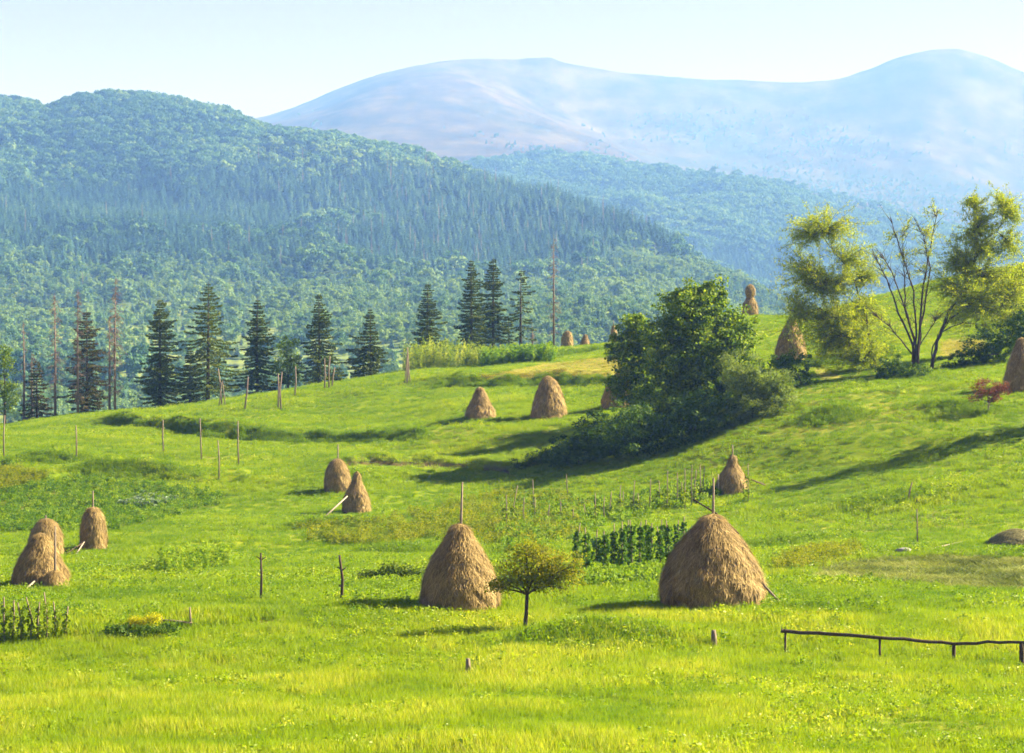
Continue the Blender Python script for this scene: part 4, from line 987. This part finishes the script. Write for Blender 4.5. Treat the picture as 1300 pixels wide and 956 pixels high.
broadleaf('tree', 6, 545, [(6, 452, 14, 18, 26), (0, 485, 20, 25, 40), (12, 510, 12, 22, 22)], 'leafy tree at the left picture edge on the ridge', 'tree', 'l_big', 248, 0.15, 0.3, 0.24, 34, 3, spread=0.3)
broadleaf('tree', 366, 497, [(366, 440, 15, 14, 24), (372, 462, 18, 16, 30), (356, 468, 14, 18, 22), (368, 482, 14, 10, 14)], 'round leafy tree among the ridge spruces', 'tree', 'l_big', 260, 0.14, 0.3, 0.24, 34, 3, spread=0.3)
broadleaf('shrub', 1095, 500, [(1082, 484, 14, 12, 14), (1098, 490, 8, 10, 10)], 'thin pale shrub with bare twigs in the gully left of the willow', 'shrub', 'l_light', 184, 0.03, 0.15, 0.14, 14, 4)

# willows with long bare stems
def stemmed(name, px, py, Y, stems, lobes, label, mat, leaf, per, side=14, kt=2.0):
    g, Y = ground(px, py, Y); m = Y/F
    root = thing(name, g, label, 'tree')
    mb = MB()
    for st, rr in stems:
        dy = rng.normal()*0.5
        P = [Vector(((a-650)*m-g.x + rng.normal()*0.04, dy*i/len(st), (HY-b)*m-g.z)) for i, (a, b) in enumerate(st)]
        Q = []
        for i in range(len(P)-1):
            for k in range(4): Q.append(tuple(P[i].lerp(P[i+1], k/4)+Vector(rng.normal(size=3))*0.035))
        Q.append(tuple(P[-1]))
        add_tube(mb, Q, list(np.linspace(rr, 0.018, len(Q))), 7)
        for k in range(side):
            i = rng.integers(len(Q)//3, len(Q)-1); b = Vector(Q[i]); d = (Vector(Q[i+1])-b).normalized()
            e = b + (d*0.9+Vector((rng.normal()*0.75, rng.normal()*0.6, 0.35+rng.normal()*0.2)))*rng.uniform(0.3, 1.1)
            limb(mb, b, e, 0.022, 0.007, 0.1, 4, 4)
    # leafy twigs grow from the nearest stem point through each part of the crown
    SP = np.concatenate([v[:-2] for v in mb.v if len(v) > 40])
    fo = MB()
    for (a, b, rx, ry, nc) in lobes:
        c0 = np.array([(a-650)*m-g.x, rng.normal()*0.5, (HY-b)*m-g.z]); an = SP[np.argmin(((SP-c0)**2).sum(1))]
        c1 = c0*0.6+an*0.4
        limb(mb, an, c1, 0.04, 0.02, 0.1, 5, 5)
        for k in range(int(nc*kt)+3):
            e = c0 + rng.normal(size=3)*np.array([rx*m, rx*m, ry*m])*np.array([0.98, 0.98, 0.9]) + np.array([0, 0, 0.1])
            st = c1 + (an-c1)*rng.random()*0.8 + rng.normal(size=3)*0.12
            P = np.array(limb(mb, st, e, 0.014, 0.005, 0.12, 5, 4))
            n = int(per*rng.uniform(0.4, 1.3)); t = 0.35+0.7*rng.random(n)**0.8
            i = np.clip((t*5).astype(int), 0, 4); f = (t*5-i)[:, None]
            Q = P[i]*(1-f)+P[i+1]*f + rng.normal(size=(n, 3))*np.array([0.13, 0.13, 0.11])
            V, Fc = leaves(Q, rng.uniform(0.6, 1.3, n)*leaf, 0.36); fo.add(V, Fc)
    fo.build('crown', M[mat], root)
    mb.build('trunk', M['bark'], root, smooth=True)
broadleaf('tree', 1368, 575, [(1368, 420, 38, 50, 70), (1385, 470, 36, 40, 50), (1350, 380, 26, 30, 34)], 'tree standing just outside the right picture edge, its shadow on the slope', 'tree', 'l_big', 160, 0.2, 0.4, 0.24, 40, 3, spread=0.32)
stemmed('willow', 1112, 478, 196, [([(1112, 478), (1108, 440), (1100, 402), (1080, 345), (1058, 320), (1042, 296)], .12), ([(1112, 478), (1095, 440), (1068, 408), (1040, 392), (1018, 400)], .09), ([(1104, 420), (1085, 385), (1062, 365)], .06)],
  [(1023, 300, 17, 15, 20), (1055, 288, 20, 16, 24), (1016, 346, 20, 17, 28), (1034, 362, 17, 12, 18), (1080, 330, 17, 15, 20), (1104, 352, 14, 12, 14), (1061, 364, 22, 15, 24), (1014, 394, 14, 18, 22), (1075, 404, 32, 17, 36), (1050, 412, 26, 20, 30), (1070, 432, 32, 20, 38), (1100, 448, 24, 18, 26), (1086, 458, 20, 15, 20), (1044, 440, 16, 18, 16), (1100, 392, 16, 12, 12)],
  'yellow green willow with leafy left crown over the half covered haystack', 'l_willow', 0.18, 62, 10, 4.8)
stemmed('willow', 1160, 466, 192, [([(1160, 466), (1158, 437), (1135, 385), (1120, 345), (1105, 318)], .12), ([(1160, 466), (1160, 430), (1142, 372), (1128, 335), (1118, 322)], .1), ([(1162, 466), (1164, 425), (1160, 370), (1140, 310), (1130, 276)], .11), ([(1164, 466), (1166, 420), (1172, 360), (1180, 310), (1189, 264)], .13), ([(1165, 466), (1170, 415), (1182, 340), (1172, 300), (1160, 277)], .1), ([(1158, 450), (1130, 415), (1108, 398)], .07), ([(1166, 440), (1186, 408), (1190, 404)], .05), ([(1162, 440), (1150, 390), (1148, 340), (1146, 300)], .08)],
  [(1150, 292, 10, 9, 7), (1178, 296, 12, 10, 9), (1184, 270, 7, 8, 6), (1170, 320, 10, 8, 6), (1132, 300, 8, 6, 4), (1164, 342, 10, 8, 5), (1146, 326, 10, 6, 4)],
  'willow with many bare reddish stems and sparse leaf tufts', 'l_willow', 0.2, 22, 34, 2.4)
stemmed('willow', 1182, 470, 190, [([(1182, 470), (1190, 434), (1205, 400), (1230, 355), (1249, 305), (1268, 293), (1284, 268)], .16), ([(1180, 470), (1184, 440), (1206, 405), (1212, 392)], .07), ([(1205, 404), (1228, 392), (1265, 398)], .06), ([(1196, 420), (1222, 410), (1252, 414)], .05), ([(1230, 355), (1240, 320), (1238, 262)], .07)],
  [(1237, 262, 9, 11, 10), (1271, 258, 11, 9, 11), (1282, 272, 13, 9, 12), (1244, 294, 16, 18, 24), (1252, 318, 18, 14, 20), (1214, 326, 15, 16, 18), (1202, 360, 16, 13, 14), (1288, 312, 9, 14, 10), (1233, 378, 24, 15, 24), (1262, 356, 24, 18, 26), (1290, 360, 20, 20, 20), (1248, 392, 30, 18, 28), (1220, 340, 14, 14, 12)],
  'willow with one thick stem leaning to the right, leafy at its tip', 'l_willow', 0.18, 62, 8, 4.6)

# spruces on the ridge
M['n_green'] = leaf_mat('spruce_needles', [(0.0, (0.015, 0.036, 0.005)), (0.6, (0.06, 0.10, 0.011)), (1.0, (0.2, 0.23, 0.025))], 0.15, nscale=0.5)
M['n_olive'] = leaf_mat('olive_spruce_needles', [(0.0, (0.022, 0.05, 0.006)), (0.55, (0.08, 0.125, 0.014)), (1.0, (0.23, 0.25, 0.03))], 0.18, nscale=0.5)
M['n_brown'] = leaf_mat('browning_spruce_needles', [(0.0, (0.018, 0.034, 0.01)), (0.5, (0.055, 0.07, 0.02)), (0.8, (0.13, 0.095, 0.045)), (1.0, (0.24, 0.155, 0.09))], 0.15, nscale=0.35)
GT = 'spruces along the ridge'
def spruce(px, base, top, w, label, mat='n_green', Y=None, start=0.08, dens=1.0, shape=0.85):
    if Y is None: g, Y = ground(px, base)
    else: g, Y = ground(px, Y=Y)
    m = Y/F; H = (HY-top)*m - g.z; Rm = w*m/2*1.2
    root = thing('spruce_tree', g, label, 'tree', GT)
    T = MB(); add_tube(T, [(0, 0, -0.4), (rng.normal()*0.06, 0, H*0.4), (rng.normal()*0.05, 0, H)], [0.17*H/10+0.03, 0.11*H/10+0.02, 0.015], 8)
    T.build('trunk', M['bark'], root, smooth=True)
    mb = MB(); Vs = []
    z = H*start
    while z < H*0.985:
        u = (z/H-start)/(1-start)
        L0 = Rm*(1-u)**shape*1.05*(0.55+0.45*min(1, u*6+0.35)) + 0.10
        L0 *= rng.uniform(0.72, 1.22)
        nb = max(4, int((7 if u < 0.8 else 5)*min(1.0, dens+0.15*rng.random())))
        a0 = rng.random()*6.28
        for b in range(nb):
            if rng.random() > dens: continue
            L = L0*rng.choice([rng.uniform(0.45, 0.9), rng.uniform(0.85, 1.3)]); a = a0 + 6.283*b/nb + rng.normal()*0.3
            L *= 1+0.28*math.sin(a+px)
            d = np.array([math.cos(a), math.sin(a), 0]); t = np.array([-d[1], d[0], 0])
            n = int(14+L*44)
            s = rng.random(n)**0.75; sd = rng.choice([-1, 1], n)
            droop = -0.22*L*s + 0.16*L*s**3 - (0.10*L if u < 0.5 else -0.12*L)*s
            lat = sd*rng.random(n)*0.32*L*(1.05-s)*0.9
            p = d*(s*L)[:, None] + t*lat[:, None] + np.array([0, 0, 1.0])*(z+droop-rng.random(n)*0.16*min(1, L))[:, None]
            dr = unit(d*0.8 + t*(sd*rng.uniform(0.2, 0.9, n))[:, None] + np.array([0, 0, 1.0])*(-rng.uniform(0.1, 0.9, n))[:, None])
            ln = rng.uniform(0.16, 0.40, n)*(0.6+0.4*(1-u)); q = unit(np.cross(dr, unit(rng.normal(size=(n, 3)))))*(rng.uniform(0.035, 0.075, n))[:, None]
            Vs.append(np.stack([p, p+dr*(ln*0.45)[:, None]+q, p+dr*ln[:, None], p+dr*(ln*0.45)[:, None]-q], 1).reshape(-1, 3))
        z += rng.uniform(0.26, 0.52)*(0.55+0.45*(1-u))
    V = np.concatenate(Vs); mb.add(V, np.arange(len(V)).reshape(-1, 4)); mb.build('crown', M[mat], root)
def dead_spruce(px, base, top, label, Y=None, reach=1.3, n=130):
    n = int(n*1.0)
    g, Y = ground(px, base) if Y is None else ground(px, Y=Y)
    m = Y/F; H = (HY-top)*m - g.z
    root = thing('dead_spruce_tree', g, label, 'dead tree', 'dead spruces along the ridge')
    T = MB(); add_tube(T, [(0, 0, -0.4), (rng.normal()*0.06, 0, H*0.5), (rng.normal()*0.08, 0, H)], [0.15, 0.10, 0.015], 8)
    T.build('trunk', M['redbark'], root, smooth=True)
    mb = MB()
    for k in range(n):
        u = rng.uniform(0.12, 0.98); z = u*H; a = rng.random()*6.28; L = reach*rng.uniform(0.25, 1.15)*(1-u)**0.45*(0.75 if u > .2 else 0.5)+0.1
        d = Vector((math.cos(a), math.sin(a), 0)); p0 = Vector((0, 0, z)); p1 = p0+d*L*0.6+Vector((0, 0, -0.08*L)); p2 = p0+d*L+Vector((0, 0, -0.30*L+rng.normal()*0.1))
        add_tube(mb, [tuple(p0), tuple(p1), tuple(p2)], [0.028, 0.02, 0.008], 4)
        for q in range(3):
            s = rng.uniform(0.4, 1.0); b = p0.lerp(p2, s); add_tube(mb, [tuple(b), tuple(b+Vector((rng.normal()*0.2, rng.normal()*0.2, -rng.uniform(0.1, 0.35))))], [0.016, 0.006], 3)
    mb.build('branches', M['redbark'], root)
spruce(203, 520, 379, 58, 'broad olive green spruce, just right of the reddish dead trunks', 'n_olive', 254, 0.06, 1.0, 0.7)
spruce(264, 516, 357, 72, 'tallest spruce of the left half, with wide ragged branches', 'n_olive', 254, 0.10, 0.72, 0.7)
spruce(241, 517, 440, 34, 'short dark spruce crowded against the left side of the tallest left spruce', 'n_green', 258, 0.04, 1.0)
spruce(327, 506, 377, 44, 'slender dark spruce left of the round leafy tree', 'n_green', 258, 0.06, 0.95, 0.75)
spruce(405, 492, 372, 44, 'dense dark spruce directly right of the round leafy tree', 'n_green', 260, 0.06, 0.95, 0.75)
spruce(470, 482, 392, 48, 'lone small pyramid shaped spruce in the gap at mid ridge', 'n_green', 264, 0.03, 1.0)
spruce(430, 488, 466, 28, 'very low dark spruce between two taller ridge spruces', 'n_green', 266, 0.02, 1.0)
spruce(543, 462, 358, 44, 'spruce rising out of the pale tall weeds', 'n_green', 282, 0.05, 0.95, 0.8)
spruce(598, 458, 329, 46, 'left and widest of the close group of spruces above the corn', 'n_green', 288, 0.05, 0.95, 0.7)
spruce(627, 455, 327, 42, 'tallest thin topped spruce in the middle of the group above the corn', 'n_green', 292, 0.22, 0.9, 0.65)
spruce(661, 450, 342, 36, 'sparse spruce with a bare lower trunk beside the tall dead trunk', 'n_green', 292, 0.22, 0.5, 0.65)
spruce(645, 452, 400, 22, 'thin short spruce hidden between the ones above the corn', 'n_green', 300, 0.4, 0.6, 0.7)
spruce(110, 528, 392, 52, 'half brown spruce behind the reddish dead trunk', 'n_brown', 258, 0.05, 0.9, 0.7)
spruce(47, 540, 455, 34, 'small brownish spruce near the left leafy tree', 'n_brown', 252, 0.04, 0.9, 0.75)
dead_spruce(70, 532, 372, 'grey dead spruce with thin drooping twigs, left of the half brown spruce', 250, 1.9, 150)
dead_spruce(99, 529, 367, 'reddish dead spruce in front of the half brown spruce', 249, 1.5, 180)
dead_spruce(146, 526, 350, 'tallest reddish dead spruce of the left half, with horizontal twigs', 250, 2.0, 190)
dead_spruce(139, 526, 402, 'shorter dead trunk standing close beside the tallest left dead spruce', 251, 1.5, 90)
dead_spruce(30, 542, 408, 'thin bare dead trunk near the left picture edge', 252, 0.9, 70)
dead_spruce(41, 541, 448, 'short reddish dead tip beside the small brownish spruce', 253, 0.9, 60)
dead_spruce(703, 448, 298, 'very tall bare dead trunk right of the spruces above the corn', 302, 1.9, 100)
dead_spruce(676, 450, 412, 'short bare dead trunk left of the very tall bare trunk', 303, 0.7, 30)

# ------------------------------------------------------------------ air, light, camera
def haze_box():
    x0, x1, y0, y1, z0, z1 = float(XG.min())-60, float(XG.max())+60, -60, float(YG.max())+50, float(ZG.min())-1.0, float(ZG.max())+22.0
    mb = MB()
    mb.add([(x0, y0, z0), (x1, y0, z0), (x1, y1, z0), (x0, y1, z0), (x0, y0, z1), (x1, y0, z1), (x1, y1, z1), (x0, y1, z1)],
           [(0, 3, 2, 1), (4, 5, 6, 7), (0, 1, 5, 4), (1, 2, 6, 5), (2, 3, 7, 6), (3, 0, 4, 7)])
    m, nt, nd, lk = newmat('air')
    v = nd.new('ShaderNodeVolumePrincipled')
    v.inputs['Color'].default_value = (0.165, 0.36, 0.97, 1); v.inputs['Density'].default_value = 2.1e-4
    v.inputs['Absorption Color'].default_value = (1, 1, 1, 1); v.inputs['Anisotropy'].default_value = 0.1
    out = nd.new('ShaderNodeOutputMaterial'); lk.new(v.outputs[0], out.inputs['Volume'])
    m.cycles.homogeneous_volume = True if hasattr(m.cycles, 'homogeneous_volume') else None
    tag(mb.build('haze', m), 'blue summer haze filling the valley', 'haze', kind='stuff')
haze_box()

AZ, EL = R(73), R(34)
sv = Vector((math.sin(AZ)*math.cos(EL), math.cos(AZ)*math.cos(EL), math.sin(EL)))
sun = bpy.data.lights.new('sun', 'SUN'); sun.energy = 5.0; sun.angle = R(0.5); sun.color = (1.0, 0.89, 0.70)
so = bpy.data.objects.new('sun', sun); col.objects.link(so); so.rotation_euler = (-sv).to_track_quat('-Z', 'Y').to_euler(); so.location = (60, 20, 60)
w = bpy.data.worlds.new('World'); scene.world = w; w.use_nodes = True
nt = w.node_tree; nt.nodes.clear()
sky = nt.nodes.new('ShaderNodeTexSky'); sky.sky_type = 'NISHITA'; sky.sun_disc = False; sky.sun_elevation = EL; sky.sun_rotation = AZ
sky.air_density = 0.75; sky.dust_density = 0.4; sky.ozone_density = 1.2; sky.altitude = 700
bg = nt.nodes.new('ShaderNodeBackground'); bg.inputs[1].default_value = 0.05
wo = nt.nodes.new('ShaderNodeOutputWorld'); mx = mixc(nt.nodes, nt.links, 1.0, sky.outputs[0], (0.95, 0.53, 0.62), 'MULTIPLY'); nt.links.new(mx, bg.inputs[0]); nt.links.new(bg.outputs[0], wo.inputs[0])

cam = bpy.data.cameras.new('camera'); co = bpy.data.objects.new('camera', cam); col.objects.link(co)
co.location = (0, 0, 0); co.rotation_euler = (R(90), 0, 0)
cam.sensor_width = 36.0; cam.lens = 36.0*F/1300.0; cam.shift_y = (HY-478.0)/1300.0
cam.clip_start = 0.5; cam.clip_end = 20000
scene.camera = co
scene.view_settings.view_transform = 'Standard'; scene.view_settings.look = 'None'
scene.view_settings.exposure = 2.07; scene.view_settings.gamma = 1.0; scene.view_settings.use_curve_mapping = False
cy = scene.cycles
cy.volume_bounces = 1; cy.max_bounces = 6; cy.diffuse_bounces = 3; cy.transmission_bounces = 4; cy.glossy_bounces = 2
cy.use_denoising = True
try: cy.denoising_prefilter = 'FAST'
except Exception: pass
